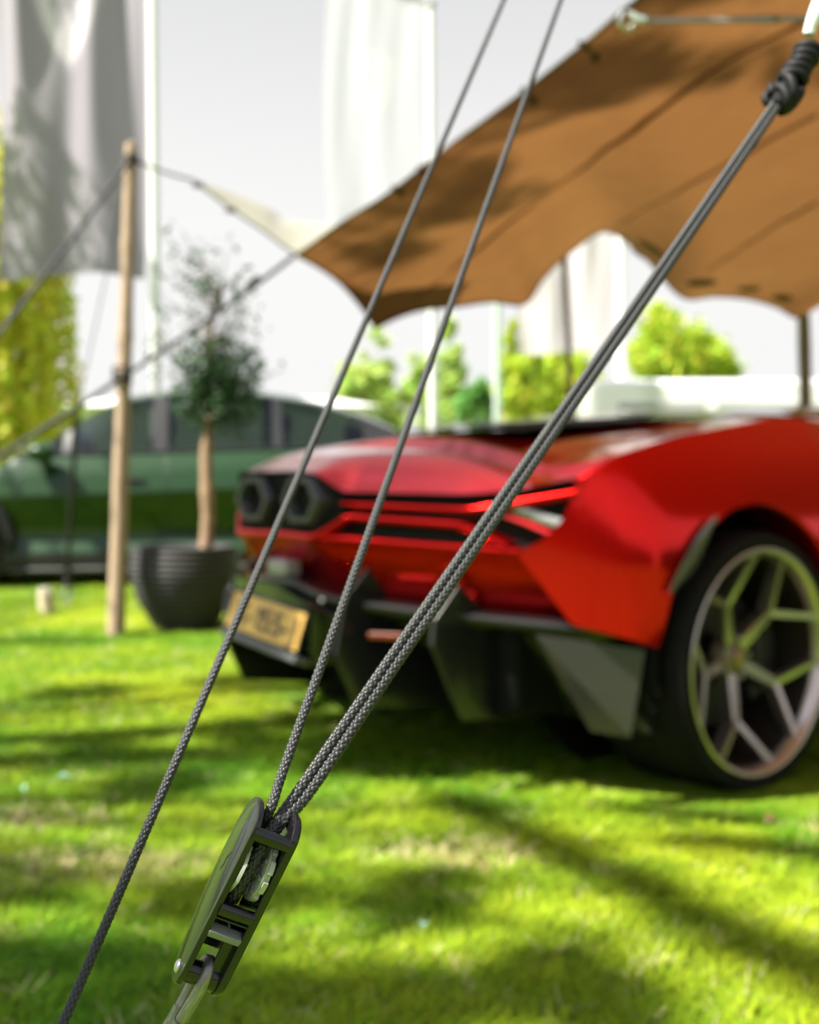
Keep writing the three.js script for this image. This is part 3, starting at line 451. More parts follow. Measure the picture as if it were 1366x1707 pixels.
// ---------------------------------------------------------------- green car
{
  const t = thing('green_suv', 'dark green sport utility car parked side-on behind the wooden pole', 'car', V(at(330, 9.7), 0, -9.7), 10 * PI / 180);
  const paint = new THREE.MeshPhysicalMaterial({ color: new THREE.Color().setRGB(0.005, 0.032, 0.004), metalness: 0, roughness: 0.45, specularIntensity: 0.5, clearcoat: 0.7, clearcoatRoughness: 0.05, side: THREE.DoubleSide });
  const black = std([0.016, 0.016, 0.017], 0.45), glass = new THREE.MeshPhysicalMaterial({ color: new THREE.Color().setRGB(0.30, 0.34, 0.32), roughness: 0.02, transmission: 1, thickness: 0, side: THREE.DoubleSide });
  const topL = smoothline([[-2.95, 0.60], [-2.85, 0.80], [-2.4, 0.89], [-1.8, 0.95], [-1.55, 1.01], [-1.15, 1.28], [-0.85, 1.47], [-0.57, 1.60], [-0.1, 1.67], [0.5, 1.66], [1.0, 1.59], [1.5, 1.45], [1.9, 1.28], [2.1, 1.1], [2.2, 0.82]]);
  const ring = (lx) => {
    const top = topL(lx)[0], s = 0.035 * lx, e = -0.34 * Math.pow(abs(lx + 0.35) / 2.6, 5), r = [[-0.06, 0.17], [0, 0.2], [0.0, 0.30], [-0.075, 0.42], [-0.075, 0.50], [-0.03, 0.66 + s], [0.0, 0.8 + s], [-0.06, 0.96 + s], [-0.10, 1.03 + s], [-0.16, 1.12 + s], [-0.38, top - 0.06], [-0.6, top - 0.015], [-1, top]];
    return r.map(([z, y], i) => [z + e, i >= 5 ? min(y, top - 0.012 * max(0, 10 - i)) : min(y, top - 0.2)]);
  };
  const loft = (i0, i1, a, b, n = 70, off = 0) => { const g = grid(n, (i1 - i0) * 8, (u, v) => { const lx = lerp(a, b, u), r = ring(lx), f = i0 + v * (i1 - i0), i = min(floor(f), i1 - 1), k = f - i; const z = lerp(r[i][0], r[i + 1][0], k) + off, y = lerp(r[i][1], r[i + 1][1], k); return V(lx, y, z); }); return g; };
  const mir = (g) => { const m = g.clone(), p = m.attributes.position; for (let i = 0; i < p.count; i++) p.setZ(i, -2 - p.getZ(i)); const a = m.index?.array ?? []; for (let i = 0; i < a.length; i += 3) { const q = a[i]; a[i] = a[i + 1]; a[i + 1] = q; } m.computeVertexNormals(); return m; };
  const two = (g) => merge([g, mir(g)]);
  const sides = (name, g, m) => { mesh(name, g, m, t); mesh(name, mir(g), m, t); };
  sides('body', loft(2, 9, -2.95, 2.2, 110), paint);
  sides('sill_cladding', loft(0, 2, -2.95, 2.2, 60), black);
  mesh('underbody', new RoundedBoxGeometry(4.9, 0.2, 1.75, 2, 0.05).translate(-0.35, 0.27, -1), black, t);
  sides('sill_trim', bar(V(-1.5, 0.16, -0.005), V(0.75, 0.175, -0.005), 0.022, 10), std([0.06, 0.06, 0.06], 0.5));
  mesh('roof', merge([loft(10, 12, -0.66, 1.15, 60), mir(loft(10, 12, -0.66, 1.15, 60)), loft(10, 12, 1.85, 2.2, 12), mir(loft(10, 12, 1.85, 2.2, 12))]), paint, t);
  mesh('hood', merge([loft(9, 12, -2.95, -1.55, 40), mir(loft(9, 12, -2.95, -1.55, 40))]), paint, t);
  mesh('windscreen', merge([loft(10, 12, -1.55, -0.66, 30), mir(loft(10, 12, -1.55, -0.66, 30))]), glass, t);
  mesh('rear_window', merge([loft(10, 12, 1.15, 1.85, 30), mir(loft(10, 12, 1.15, 1.85, 30))]), glass, t);
  for (const [a, b] of [[-1.36, -1.08], [-1.02, -0.36], [-0.24, 0.62], [0.70, 1.4]]) sides('side_window', loft(9, 10, a, b, 24), glass);
  for (const [a, b] of [[-1.55, -1.36], [-1.08, -1.02], [-0.36, -0.24], [0.62, 0.70], [1.4, 2.2]]) sides('pillar', loft(9, 10, a, b, 10), black);
  for (const x of [-0.55, 0.45]) for (const z of [-0.55, -1.45]) { const q = mesh('seat', new RoundedBoxGeometry(0.16, 0.62, 0.48, 3, 0.06).rotateZ(-0.2).translate(x + 0.2, 0.98, z), black, t); mesh('headrest', new RoundedBoxGeometry(0.1, 0.18, 0.26, 3, 0.04).translate(x + 0.3, 1.36, z), black, q); }
  mesh('dashboard', new RoundedBoxGeometry(0.5, 0.2, 1.5, 3, 0.06).translate(-1.2, 0.98, -1), black, t); mesh('steering_wheel', new THREE.TorusGeometry(0.17, 0.018, 8, 24).rotateY(PI / 2).rotateZ(0.4).translate(-0.85, 1.06, -0.55), black, t);
  sides('window_trim', tube([-1.45, -0.9, -0.3, 0.3, 0.9, 1.45].map((x) => { const r = ring(x)[9]; return V(x, r[1] + 0.005, r[0] + 0.006); }), 0.011, 40, 6), black);
  for (const s of [1, -1]) {
    const m = mesh('wing_mirror', new THREE.SphereGeometry(0.11, 20, 14).scale(1.1, 0.75, 1.1), paint, t); m.position.set(-1.22, 1.10, s > 0 ? 0.02 : -2.02);
    mesh('mirror_arm', bar(V(0, -0.04, -s * 0.02), V(0.02, -0.09, -s * 0.17), 0.03, 8), black, m);
  }
  for (const x of [-0.52, 0.55]) sides('door_handle', new RoundedBoxGeometry(0.2, 0.028, 0.03, 3, 0.012).translate(x, 0.90 + 0.035 * x, -0.022), black);
  for (const x of [-1.42, -0.27, 0.78]) sides('door_seam', tube([0.36, 0.46, 0.6, 0.78, 0.95, 1.08].map((y) => { const r = ring(x); let i = 2; while (i < 8 && r[i + 1][1] < y) i++; const k = clamp((y - r[i][1]) / (r[i + 1][1] - r[i][1]), 0, 1); return V(x + 0.02 * y, y, lerp(r[i][0], r[i + 1][0], k) - 0.001); }), 0.005, 20, 5), black);
  for (const x of [-1.9, 1.1]) {
    sides('wheel_arch', new THREE.TorusGeometry(0.43, 0.05, 8, 40, PI).translate(x, 0.37, -0.02), black);
    sides('arch_liner', new THREE.CircleGeometry(0.43, 36).translate(x, 0.38, 0.012 + -0.02), black);
    for (const z of [0.0, -2.0]) { const w = mesh('wheel', new THREE.TorusGeometry(0.29, 0.085, 14, 40).scale(1, 1, 1.4).translate(x, 0.37, z), black, t); mesh('rim', merge([...Array(10)].map((_, i) => bar(V(x, 0.37, z + (z ? -0.05 : 0.05)), V(x + cos(i * PI / 5) * 0.25, 0.37 + sin(i * PI / 5) * 0.25, z + (z ? -0.06 : 0.06)), 0.022, 6))), steel, w); }
  }
  mesh('tail_light', new RoundedBoxGeometry(0.06, 0.07, 1.7, 3, 0.02).translate(2.15, 0.98, -1), std([0.25, 0.01, 0.01], 0.25), t);
  sides('head_light', new RoundedBoxGeometry(0.3, 0.09, 0.2, 3, 0.03).rotateY(-0.4).translate(-2.72, 0.82, -0.3), std([0.5, 0.5, 0.5], 0.15));
}

// ---------------------------------------------------------------- red car
{
  const car = thing('red_sports_car', 'glossy red mid-engined sports car seen from its rear right corner', 'car', V(0.314, 0, -4.077), -51 * PI / 180);
  const paintTex = { metalness: 0.9, roughness: 0.16, clearcoat: 0.2, clearcoatRoughness: 0.05, side: THREE.DoubleSide };
  const red = new THREE.MeshPhysicalMaterial({ color: new THREE.Color().setRGB(0.60, 0.004, 0.003), ...paintTex });
  const redGloss = new THREE.MeshPhysicalMaterial({ color: new THREE.Color().setRGB(0.60, 0.004, 0.003), ...paintTex, clearcoat: 1, clearcoatRoughness: 0.12 });
  const gloss = std([0.005, 0.005, 0.0055], 0.12, 0, { clearcoat: 0.5, clearcoatRoughness: 0.04 }), matt = std([0.004, 0.004, 0.0045], 0.7), glass = std([0.01, 0.012, 0.013], 0.05, 0, { clearcoat: 1 });
  const carbon = std([0.010, 0.010, 0.0105], 0.24, 0, { clearcoat: 0.6, clearcoatRoughness: 0.1 });
  const T = (x) => 0.915 - 0.64 * max(0, abs(x) - 0.2);
  const ycL = smoothline([[-3.75, 0.42], [-3.2, 0.66], [-2.6, 0.82], [-2, 0.88], [-1.3, 0.96], [-0.8, 1.05], [-0.4, 1.072], [-0.1, 1.038], [0.2, 0.995], [0.35, 0.96], [0.45, 0.925], [0.503, 0.885], [0.95, 0.865]]), yc = (b) => ycL(b)[0];
  const domeL = smoothline([[-3.75, 0.02], [-2.4, 0.0], [-1.9, 0.13], [-1.4, 0.22], [-0.8, 0.06], [-0.2, 0.012], [0.2, 0.045], [0.6, 0.10], [0.9, 0.07]]);
  const X = (b, y) => {
    let s = 1.0 - 0.85 * max(0, y - 0.64) ** 2 - 0.5 * max(0, 0.55 - y) ** 2 - 0.14 * max(0, b + 0.1) ** 2 - (b < -0.45 ? 0.05 * sstep(-0.45, -0.9, b) : 0) - 0.5 * max(0, -2.9 - b) ** 2;
    const r = 0.2 + (0.915 - b) / 0.64, k = 0.22, h = max(k - abs(s - r), 0) / k;
    return min(s, r) - h * h * h * k / 6;
  };
  const side = (b, y, off = 0) => V(X(b, y) + off, y, b);
  // ---- rear quarter and flank, one sheet over (b, y)
  const AC = [-0.06, 0.395], AR = 0.42, arc = (deg) => [AC[0] + cos(deg * PI / 180) * AR, AC[1] + sin(deg * PI / 180) * AR];
  const tops = [0.503, 0.40, 0.27, 0.13, -0.02, -0.17, -0.32, -0.46];
  const bot1 = [6.5, 28, 52, 74, 96, 120, 148, 176].map(arc), top1 = tops.map((b) => [b, yc(b)]);
  const seq = (l) => smoothline(l.map((q, i) => [i / (l.length - 1), ...q]));
  const rearEdge = polyline([[0, 0.347, 0.441], [0.24, 0.518, 0.50], [0.62, 0.60, 0.685], [0.70, 0.566, 0.716], [0.80, 0.535, 0.772], [1, 0.503, 0.885]]);
  const B1 = seq(bot1), T1 = seq(top1), frontEdge = (v) => { const a = bot1[7], c = top1[7]; return [lerp(a[0], c[0], v), lerp(a[1], c[1], v)]; };
  const coons = (u, v) => [0, 1].map((i) => (1 - v) * B1(u)[i] + v * T1(u)[i] + (1 - u) * rearEdge(v)[i] + u * frontEdge(v)[i] - ((1 - u) * (1 - v) * bot1[0][i] + u * (1 - v) * bot1[7][i] + (1 - u) * v * top1[0][i] + u * v * top1[7][i]));
  const quarter = grid(72, 48, (u, v) => { const uu = u * u * 0.35 + u * 0.65, [b, y] = coons(uu, v); return side(b, y); });
  mesh('rear_quarter_panel', quarter, red, car);
  mesh('rear_quarter_panel', mirrorX(quarter), red, car);
  const bot2 = [arc(176), [-0.49, 0.27], [-0.62, 0.22], [-1.5, 0.2], [-2.3, 0.2], [-2.4, 0.26], [-2.42, 0.5], [-2.6, 0.7], [-2.8, 0.74], [-3.0, 0.69], [-3.18, 0.48], [-3.22, 0.24], [-3.5, 0.2], [-3.72, 0.22]], bt2 = [-0.46, -0.52, -0.65, -1.5, -2.2, -2.35, -2.5, -2.65, -2.8, -2.95, -3.1, -3.2, -3.45, -3.74];
  const B2 = polyline(bot2.map((q, i) => [i / 13, ...q])), T2 = polyline(bt2.map((b, i) => [i / 13, b]));
  const flank = grid(120, 30, (u, v) => { const [b0, y0] = B2(u), b1 = T2(u)[0], b = lerp(b0, b1, v), y = lerp(y0, yc(b1), v); return V(X(b, y) - 0.05 * exp(-(((b + 1.25) / 0.5) ** 2)) * exp(-(((y - 0.55) / 0.16) ** 2)), y, b); });
  for (const g of [flank]) { mesh('flank', g, red, car); mesh('flank', mirrorX(g), red, car); }
  { const pts = []; for (let i = 0; i <= 24; i++) { const b = lerp(0.50, -0.75, i / 24), q = side(b, yc(b)); pts.push(q.add(V(-0.0205, -0.0225, 0))); } const g = tube(pts, 0.021, 90, 14); mesh('shoulder_crease', g, red, car); mesh('shoulder_crease', mirrorX(g), red, car); }
  // arch lip and liner
  const lip = (d0, d1, w, off) => grid(40, 6, (u, v) => { const d = lerp(d0, d1, u) * PI / 180, r = AR + 0.004 - w * v, b = AC[0] + cos(d) * r, y = AC[1] + sin(d) * r; return V(X(AC[0] + cos(d) * AR, AC[1] + sin(d) * AR) + off - 0.10 * v * v - (v > 0.99 ? 0.02 : 0), y, b); });
  for (const g of [lip(60, 178, 0.035, -0.001)]) { mesh('arch_flare', g, red, car); mesh('arch_flare', mirrorX(g), red, car); }
  const trim = grid(30, 8, (u, v) => { const d = lerp(26, 62, u) * PI / 180, w = 0.075 * sin(PI * (0.12 + 0.76 * u)), r = AR + 0.022 - w * v, b = AC[0] + cos(d) * r, y = AC[1] + sin(d) * r; return V(X(AC[0] + cos(d) * AR, AC[1] + sin(d) * AR) + 0.014 + 0.010 * sin(PI * v) - 0.02 * v, y, b); });
  for (const g of [trim]) { const tm = std([0.10, 0.10, 0.10], 0.2, 0.2, { clearcoat: 1 }); mesh('arch_trim', g, tm, car); mesh('arch_trim', mirrorX(g), tm, car); }
  const liner = grid(40, 6, (u, v) => { const d = lerp(-12, 192, u) * PI / 180; return V(lerp(0.985, 0.5, v) - 0.03, AC[1] + sin(d) * (AR - 0.02), AC[0] + cos(d) * (AR - 0.02)); });
  const inner = new THREE.CircleGeometry(0.42, 30).rotateY(PI / 2).translate(0.5, 0.4, -0.06);
  { const g = merge([liner, inner]); mesh('wheel_well', g, matt, car); mesh('wheel_well', mirrorX(g), matt, car); }
  mesh('underbody', merge([new RoundedBoxGeometry(1.24, 0.3, 1.1, 2, 0.05).translate(0, 0.36, 0.0), new RoundedBoxGeometry(1.8, 0.22, 1.7, 2, 0.04).translate(0, 0.26, -1.4), new RoundedBoxGeometry(1.2, 0.2, 1.2, 2, 0.04).translate(0, 0.26, -2.8)]), matt, car);
  // ---- deck, roof and nose in one sheet
  const edgeY = smoothline([[0, 0.905], [0.12, 0.905], [0.205, 0.897], [0.276, 0.850], [0.36, 0.846], [0.57, 0.842], [0.70, 0.855], [0.835, 0.885], [1, 0.885]]);
  const deckPt = (u, v) => {
    const a = abs(u), xe = a * 0.835, b0 = T(xe) , b1 = -3.74, b = lerp(b0, b1, v), w = 1 - Math.pow(1 - min(1, 8.0 * (b0 - b)), 1.3), bb = b;
    const half = X(bb, yc(bb)), hw = lerp(0.835, half, sstep(0, 0.05, v)), x = a * hw;
    const led = sstep(0.62, 0.40, bb) * sstep(-0.9, -0.4, bb), base = domeL(bb)[0] * (1 - Math.pow(a, bb < -0.9 ? 3 : 2.4)), dip = a > 0.74 ? -0.075 * (1 - a) * half : lerp(-0.0195 * half, domeL(bb)[0], 1 - Math.pow(a / 0.74, 2.2));
    const crown = yc(bb) + lerp(base, dip, led);
    const xTail = lerp(a * 0.835, x, sstep(0, 0.04, v));
    return V(sign(u) * xTail, lerp(edgeY(xe)[0], crown, w), b);
  };
  const deck = grid(96, 220, (u, v) => deckPt(u * 2 - 1, v * v * 0.55 + v * 0.45));
  mesh('rear_deck', deck, redGloss, car);
  const over = (x0, x1, b0, b1, off, nu = 30, nv = 30) => grid(nu, nv, (u, v) => { const b = lerp(b0, b1, v), x = lerp(x0(v), x1(v), u), half = X(b, yc(b)), a = abs(x) / half; return V(x, yc(b) + domeL(b)[0] * (1 - Math.pow(min(1, a), b < -0.9 ? 3 : 2.4)) + off, b); });
  const cover = mesh('engine_cover', over((v) => -0.46 + 0.06 * v, (v) => 0.46 - 0.06 * v, 0.36, -0.75, 0.012), matt, car);
  for (let i = 0; i < 5; i++) mesh('louvre', over(() => -0.38, () => 0.38, 0.28 - i * 0.2, 0.19 - i * 0.2, 0.028, 20, 3), gloss, cover);
  mesh('windscreen', over((v) => -0.55 - 0.08 * v, (v) => 0.55 + 0.08 * v, -1.55, -2.35, 0.006), glass, car);
  mesh('roof_panel', over(() => -0.48, () => 0.48, -0.95, -1.5, 0.006), gloss, car);
  for (const s of [1, -1]) mesh('side_window', over((v) => s * 0.62, (v) => s * 0.86, -1.0, -2.1, 0.006), glass, car);
  for (const s of [1, -1]) { const m = mesh('wing_mirror', new THREE.SphereGeometry(0.1, 18, 12).scale(1.2, 0.6, 0.8), red, car); m.position.set(s * 1.04, 1.0, -1.85); mesh('mirror_arm', bar(V(0, 0, 0), V(-s * 0.16, -0.06, 0.02), 0.02, 8), gloss, m); }
  // ---- tail: black recess with body-coloured bars across it
  const tailGrid = (x0, x1, y0, y1, off, n = 60, m = 8) => grid(n, m, (u, v) => { const x = lerp(x0, x1, u); return V(x, lerp(y0(x), y1(x), v), T(x) + off); });
  mesh('tail_recess', tailGrid(-0.83, 0.83, () => 0.66, (x) => edgeY(abs(x))[0] - 0.002, -0.045), matt, car);
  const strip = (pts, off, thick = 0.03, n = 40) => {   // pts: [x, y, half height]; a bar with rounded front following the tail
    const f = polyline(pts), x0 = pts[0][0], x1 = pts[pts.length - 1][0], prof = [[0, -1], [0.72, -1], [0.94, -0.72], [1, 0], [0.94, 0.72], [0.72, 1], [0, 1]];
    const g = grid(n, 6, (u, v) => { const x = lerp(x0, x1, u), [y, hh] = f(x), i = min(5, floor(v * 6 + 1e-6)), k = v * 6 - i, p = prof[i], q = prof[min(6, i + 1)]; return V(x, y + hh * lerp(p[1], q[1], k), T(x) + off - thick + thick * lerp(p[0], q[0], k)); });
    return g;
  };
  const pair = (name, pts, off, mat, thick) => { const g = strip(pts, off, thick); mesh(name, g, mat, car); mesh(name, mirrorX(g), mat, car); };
  pair('tail_bar', [[0.268, 0.815, 0.004], [0.31, 0.810, 0.009], [0.58, 0.799, 0.009], [0.66, 0.812, 0.012], [0.828, 0.845, 0.012]], 0.0, red, 0.035);
  pair('tail_bar', [[0.0, 0.722, 0.014], [0.195, 0.717, 0.014], [0.212, 0.722, 0.014], [0.284, 0.775, 0.011], [0.30, 0.777, 0.010], [0.564, 0.758, 0.011], [0.61, 0.736, 0.011], [0.672, 0.70, 0.010]], 0.008, red, 0.05);
  pair('tail_lip', [[0.225, 0.716, 0.010], [0.26, 0.716, 0.011], [0.683, 0.689, 0.010], [0.70, 0.690, 0.006]], 0.004, red, 0.05);
  pair('tail_light_painted_glint', [[0.655, 0.808, 0.004], [0.69, 0.797, 0.013], [0.785, 0.760, 0.016], [0.80, 0.753, 0.006]], -0.018, std([0.42, 0.42, 0.43], 0.22, 0.6), 0.02);  // pale grey strip painted as the whitish reflection streak inside the light
  pair('tail_light', [[0.60, 0.80, 0.003], [0.64, 0.79, 0.007], [0.70, 0.765, 0.007], [0.76, 0.735, 0.006]], -0.012, std([0.42, 0.012, 0.016], 0.18, 0, { clearcoat: 1 }), 0.03);
  pair('tail_light', [[0.44, 0.787, 0.003], [0.56, 0.779, 0.004], [0.60, 0.785, 0.004]], -0.02, std([0.05, 0.003, 0.004], 0.2), 0.02);
  mesh('tail_mesh', merge([...Array(16)].flatMap((_, i) => { const x = 0.33 + i * 0.019; return [1, -1].map((s) => bar(V(s * x, 0.745 - (x - 0.33) * 0.06, T(x) - 0.03), V(s * (x + 0.008), 0.715 - (x - 0.33) * 0.06, T(x + 0.008) - 0.03), 0.002, 5)); })), gloss, car);
  // hexagon frame and exhausts
  const hexPts = (cx, cy, rx, ry, k = 0.5) => [[cx - rx, cy], [cx - rx * k, cy + ry], [cx + rx * k, cy + ry], [cx + rx, cy], [cx + rx * k, cy - ry], [cx - rx * k, cy - ry]];
  for (const cx of [0.142, -0.114]) {
    const e = new THREE.Group(); e.name = 'exhaust'; car.add(e);
    const ringOf = (s, z) => hexPts(cx, 0.823, 0.096 * s, 0.068 * s, 0.52).map(([x, y]) => V(x, y, z));
    const loop = (a, b) => { const p = []; for (let i = 0; i < 6; i++) { const j = (i + 1) % 6; p.push(a[i], b[i], b[j], a[i], b[j], a[j]); } const g = new THREE.BufferGeometry().setFromPoints(p); g.setAttribute('uv', new THREE.Float32BufferAttribute(new Float32Array(p.length * 2), 2)); g.computeVertexNormals(); return g; };
    mesh('exhaust_rim', merge([loop(ringOf(1, 0.910), ringOf(0.92, 0.925)), loop(ringOf(0.92, 0.925), ringOf(0.74, 0.925)), loop(ringOf(0.74, 0.925), ringOf(0.63, 0.895)), loop(ringOf(1, 0.910), ringOf(1, 0.8))]), std([0.06, 0.056, 0.062], 0.4, 0.3), e);
    mesh('exhaust_pipe', merge([loop(ringOf(0.63, 0.896), ringOf(0.58, 0.7)), hexPlate([ringOf(0.58, 0.705), ringOf(0.58, 0.70)])]), std([0.006, 0.006, 0.006], 0.8), e);
  }
  mesh('exhaust_surround', merge([tailGrid(-0.27, 0.27, (x) => 0.735, (x) => lerp(0.905, 0.85, sstep(0.2, 0.27, abs(x))), -0.02, 30, 4)]), matt, car);
  // bumper skin below the bars
  const yLip = (x) => abs(x) < 0.2 ? 0.712 : lerp(0.712, 0.686, (abs(x) - 0.2) / 0.5), dY = polyline([[0, 0.605], [0.1, 0.60], [0.26, 0.548], [0.45, 0.527], [0.80, 0.498]]);
  const bump = grid(50, 14, (u, v) => { const xe = lerp(0.695, 0.825, v), x = u * xe, y = lerp(yLip(x), dY(x)[0], v), k = yLip(x) - y; return V(x, y, T(x) - 0.006 - 0.52 * k - k * k); });
  for (const g of [bump]) { mesh('rear_bumper', g, red, car); mesh('rear_bumper', mirrorX(g), red, car); }
  const bumpB = (x) => { const y = dY(x)[0], k = yLip(x) - y; return T(x) - 0.006 - 0.52 * k - k * k; };
  // diffuser shelf and ramp
  const dif = new THREE.Group(); dif.name = 'diffuser'; car.add(dif);
  const shelf = grid(60, 10, (u, v) => { const x = (u * 2 - 1) * 0.90, b = bumpB(min(abs(x), 0.80)) - (abs(x) > 0.8 ? (abs(x) - 0.8) * 1.6 : 0), y = dY(abs(x))[0], q = [[-0.03, 0.006], [0.075, 0.0], [0.088, -0.008], [0.085, -0.03], [0.03, -0.05]], f = v * 4, i = min(3, floor(f)), k = f - i; return V(x, y + lerp(q[i][1], q[i + 1][1], k), b + lerp(q[i][0], q[i + 1][0], k)); });
  mesh('shelf', shelf, carbon, dif);
  mesh('ramp', grid(60, 10, (u, v) => { const x = (u * 2 - 1) * 0.90, xa = min(abs(x), 0.8), b = bumpB(xa) - (abs(x) > 0.8 ? (abs(x) - 0.8) * 1.6 : 0); return V(x, lerp(dY(abs(x))[0] - 0.045, 0.20, v), lerp(b, 0.30, v * 0.9 + 0.1 * v * v)); }), carbon, dif);
  const blade = (pts, x, w) => extrude(pts, w, 0.004, 2).rotateY(-PI / 2).translate(x + w / 2, 0, 0); // (b, y) outline standing across x
  for (const s of [1, -1]) {
    mesh('fin', blade([[0.80, 0.635], [0.88, 0.56], [0.915, 0.40], [0.84, 0.245], [0.5, 0.2], [0.5, 0.4]], s * 0.30, 0.014), carbon, dif);
    mesh('fin', blade([[0.68, 0.595], [0.76, 0.51], [0.77, 0.44], [0.66, 0.225], [0.4, 0.2], [0.4, 0.4]], s * 0.54, 0.014), carbon, dif);
    const f = [V(s * 0.765, 0.475, 0.60), V(s * 0.925, 0.432, 0.355), V(s * 0.915, 0.205, 0.40), V(s * 0.83, 0.215, 0.46)], bk = f.map((q) => V(q.x - s * 0.012, q.y, q.z - 0.016));
    mesh('end_plate', hexPlate([f, bk]), std([0.028, 0.026, 0.026], 0.25, 0, { clearcoat: 0.6, clearcoatRoughness: 0.2 }), dif);
    for (const [x, y, b] of [[s * 0.245, 0.545, 0.915], [s * 0.50, 0.515, 0.765]]) mesh('bolt', new THREE.SphereGeometry(0.007, 10, 8).translate(x, y, b), steel, dif);
    mesh('reflector', new RoundedBoxGeometry(0.12, 0.018, 0.012, 2, 0.004).rotateY(s * 0.57).translate(s * 0.40, 0.452, 0.80), std([0.12, 0.02, 0.006], 0.3), dif);
  }
  // plate pod
  const pod = [[-0.30, 0.60, 0.86], [-0.19, 0.585, 0.93], [0.06, 0.575, 0.945], [0.20, 0.53, 0.935], [0.27, 0.49, 0.86]], podBot = [[-0.27, 0.42, 0.80], [-0.21, 0.40, 0.93], [0.03, 0.375, 0.955], [0.205, 0.355, 0.93], [0.26, 0.38, 0.80]];
  mesh('plate_pod', merge([grid(30, 4, (u, v) => { const a = polyline(pod.map((q, i) => [i / 4, ...q]))(u), b = polyline(podBot.map((q, i) => [i / 4, ...q]))(u); return V(...a.map((q, i) => lerp(q, b[i], v))); }), grid(30, 3, (u, v) => { const a = polyline(pod.map((q, i) => [i / 4, ...q]))(u); return V(a[0], a[1] + 0.012 * sin(PI * v * 0.8), a[2] - v * 0.2); }), grid(30, 3, (u, v) => { const a = polyline(podBot.map((q, i) => [i / 4, ...q]))(u); return V(a[0], a[1] + v * 0.02, a[2] - v * 0.4); })]), gloss, car);
  mesh('centre_bracket', new RoundedBoxGeometry(0.10, 0.05, 0.06, 3, 0.012).translate(0.03, 0.625, 0.90), std([0.30, 0.28, 0.30], 0.3, 0.3), car);
  const plate = new THREE.Group(); plate.name = 'number_plate'; car.add(plate);
  plate.position.set(0.022, 0.474, 0.962); plate.rotation.set(-0.28, 0, -0.095);
  mesh('plate_panel', new RoundedBoxGeometry(0.40, 0.108, 0.006, 3, 0.003), std([0.72, 0.42, 0.09], 0.4), plate);
  mesh('plate_frame', merge([bar(V(-0.203, -0.058, 0), V(0.203, -0.058, 0), 0.005, 6), bar(V(-0.203, 0.058, 0), V(0.203, 0.058, 0), 0.005, 6), bar(V(-0.203, -0.058, 0), V(-0.203, 0.058, 0), 0.005, 6), bar(V(0.203, -0.058, 0), V(0.203, 0.058, 0), 0.005, 6)]), gloss, plate);
  mesh('plate_step', new RoundedBoxGeometry(0.42, 0.02, 0.05, 2, 0.006).translate(0, -0.075, -0.018), std([0.10, 0.105, 0.11], 0.3), plate);
  const font = await new FontLoader().loadAsync('fonts/droid/droid_sans_bold.typeface.json');
  let xo = -0.15; for (const ch of 'K-155-J') { const g = new TextGeometry(ch, { font, size: 0.07, depth: 0.002, curveSegments: 3 }); g.computeBoundingBox(); const w = g.boundingBox.max.x - g.boundingBox.min.x; g.translate(xo - g.boundingBox.min.x, -0.035, 0.0032); mesh('character', g, std([0.02, 0.018, 0.015], 0.5), plate); xo += w + 0.011; }
  // ---- wheels
  const rubber = std([0.0065, 0.0065, 0.007], 0.7), rimM = std([0.52, 0.455, 0.455], 0.24, 0.88), rimD = std([0.20, 0.15, 0.115], 0.4, 0.4), discM = std([0.025, 0.025, 0.025], 0.5, 0.4);
  const lathe = (pts, n = 64) => new THREE.LatheGeometry(pts.map(([r, x]) => new THREE.Vector2(r, x)), n).rotateZ(-PI / 2);   // profile (radius, x) about the axle
  const beam = (a, b, w0, w1, d0, d1) => { // tapered spoke, a and b = [r, angle, x]
    const pt = ([r, an, x]) => V(x, sin(an) * r, cos(an) * r), p = pt(a), q = pt(b), dir = q.clone().sub(p).normalize(), out = V(1, 0, 0).addScaledVector(dir, -dir.x).normalize(), wd = dir.clone().cross(out);
    const ring = (c, w, d) => [[-w, 0], [-w * 0.86, 0.004], [w * 0.86, 0.004], [w, 0], [w * 0.7, -d], [-w * 0.7, -d]].map(([s, o]) => c.clone().addScaledVector(wd, s).addScaledVector(out, o));
    return hexPlate([ring(q, w1, d1), ring(p, w0, d0)]);
  };
  function wheel(rt, wt, rr, phase) {
    const w = new THREE.Group(); w.name = 'wheel';
    mesh('tyre', lathe([[rr - 0.012, -0.02], [rr + 0.004, 0.0], [rr + 0.022, 0.006], [lerp(rr, rt, 0.7), 0.004], [rt - 0.012, -0.012], [rt - 0.002, -0.035], [rt, -0.06], [rt - 0.006, -0.072], [rt, -0.08], [rt, -0.13], [rt - 0.006, -0.137], [rt, -0.145], [rt, -wt + 0.04], [rt - 0.01, -wt + 0.01], [lerp(rr, rt, 0.6), -wt], [rr, -wt + 0.02]], 96), rubber, w);
    mesh('rim', merge([lathe([[rr - 0.004, -0.002], [rr + 0.004, 0.004], [rr, 0.010], [rr - 0.010, 0.008], [rr - 0.020, -0.006], [rr - 0.026, -0.03]], 96)]), rimM, w);
    mesh('rim_barrel', lathe([[rr - 0.026, -0.03], [rr - 0.035, -0.12], [rr - 0.045, -wt + 0.03]], 64), std([0.018, 0.014, 0.012], 0.5, 0.2), w);
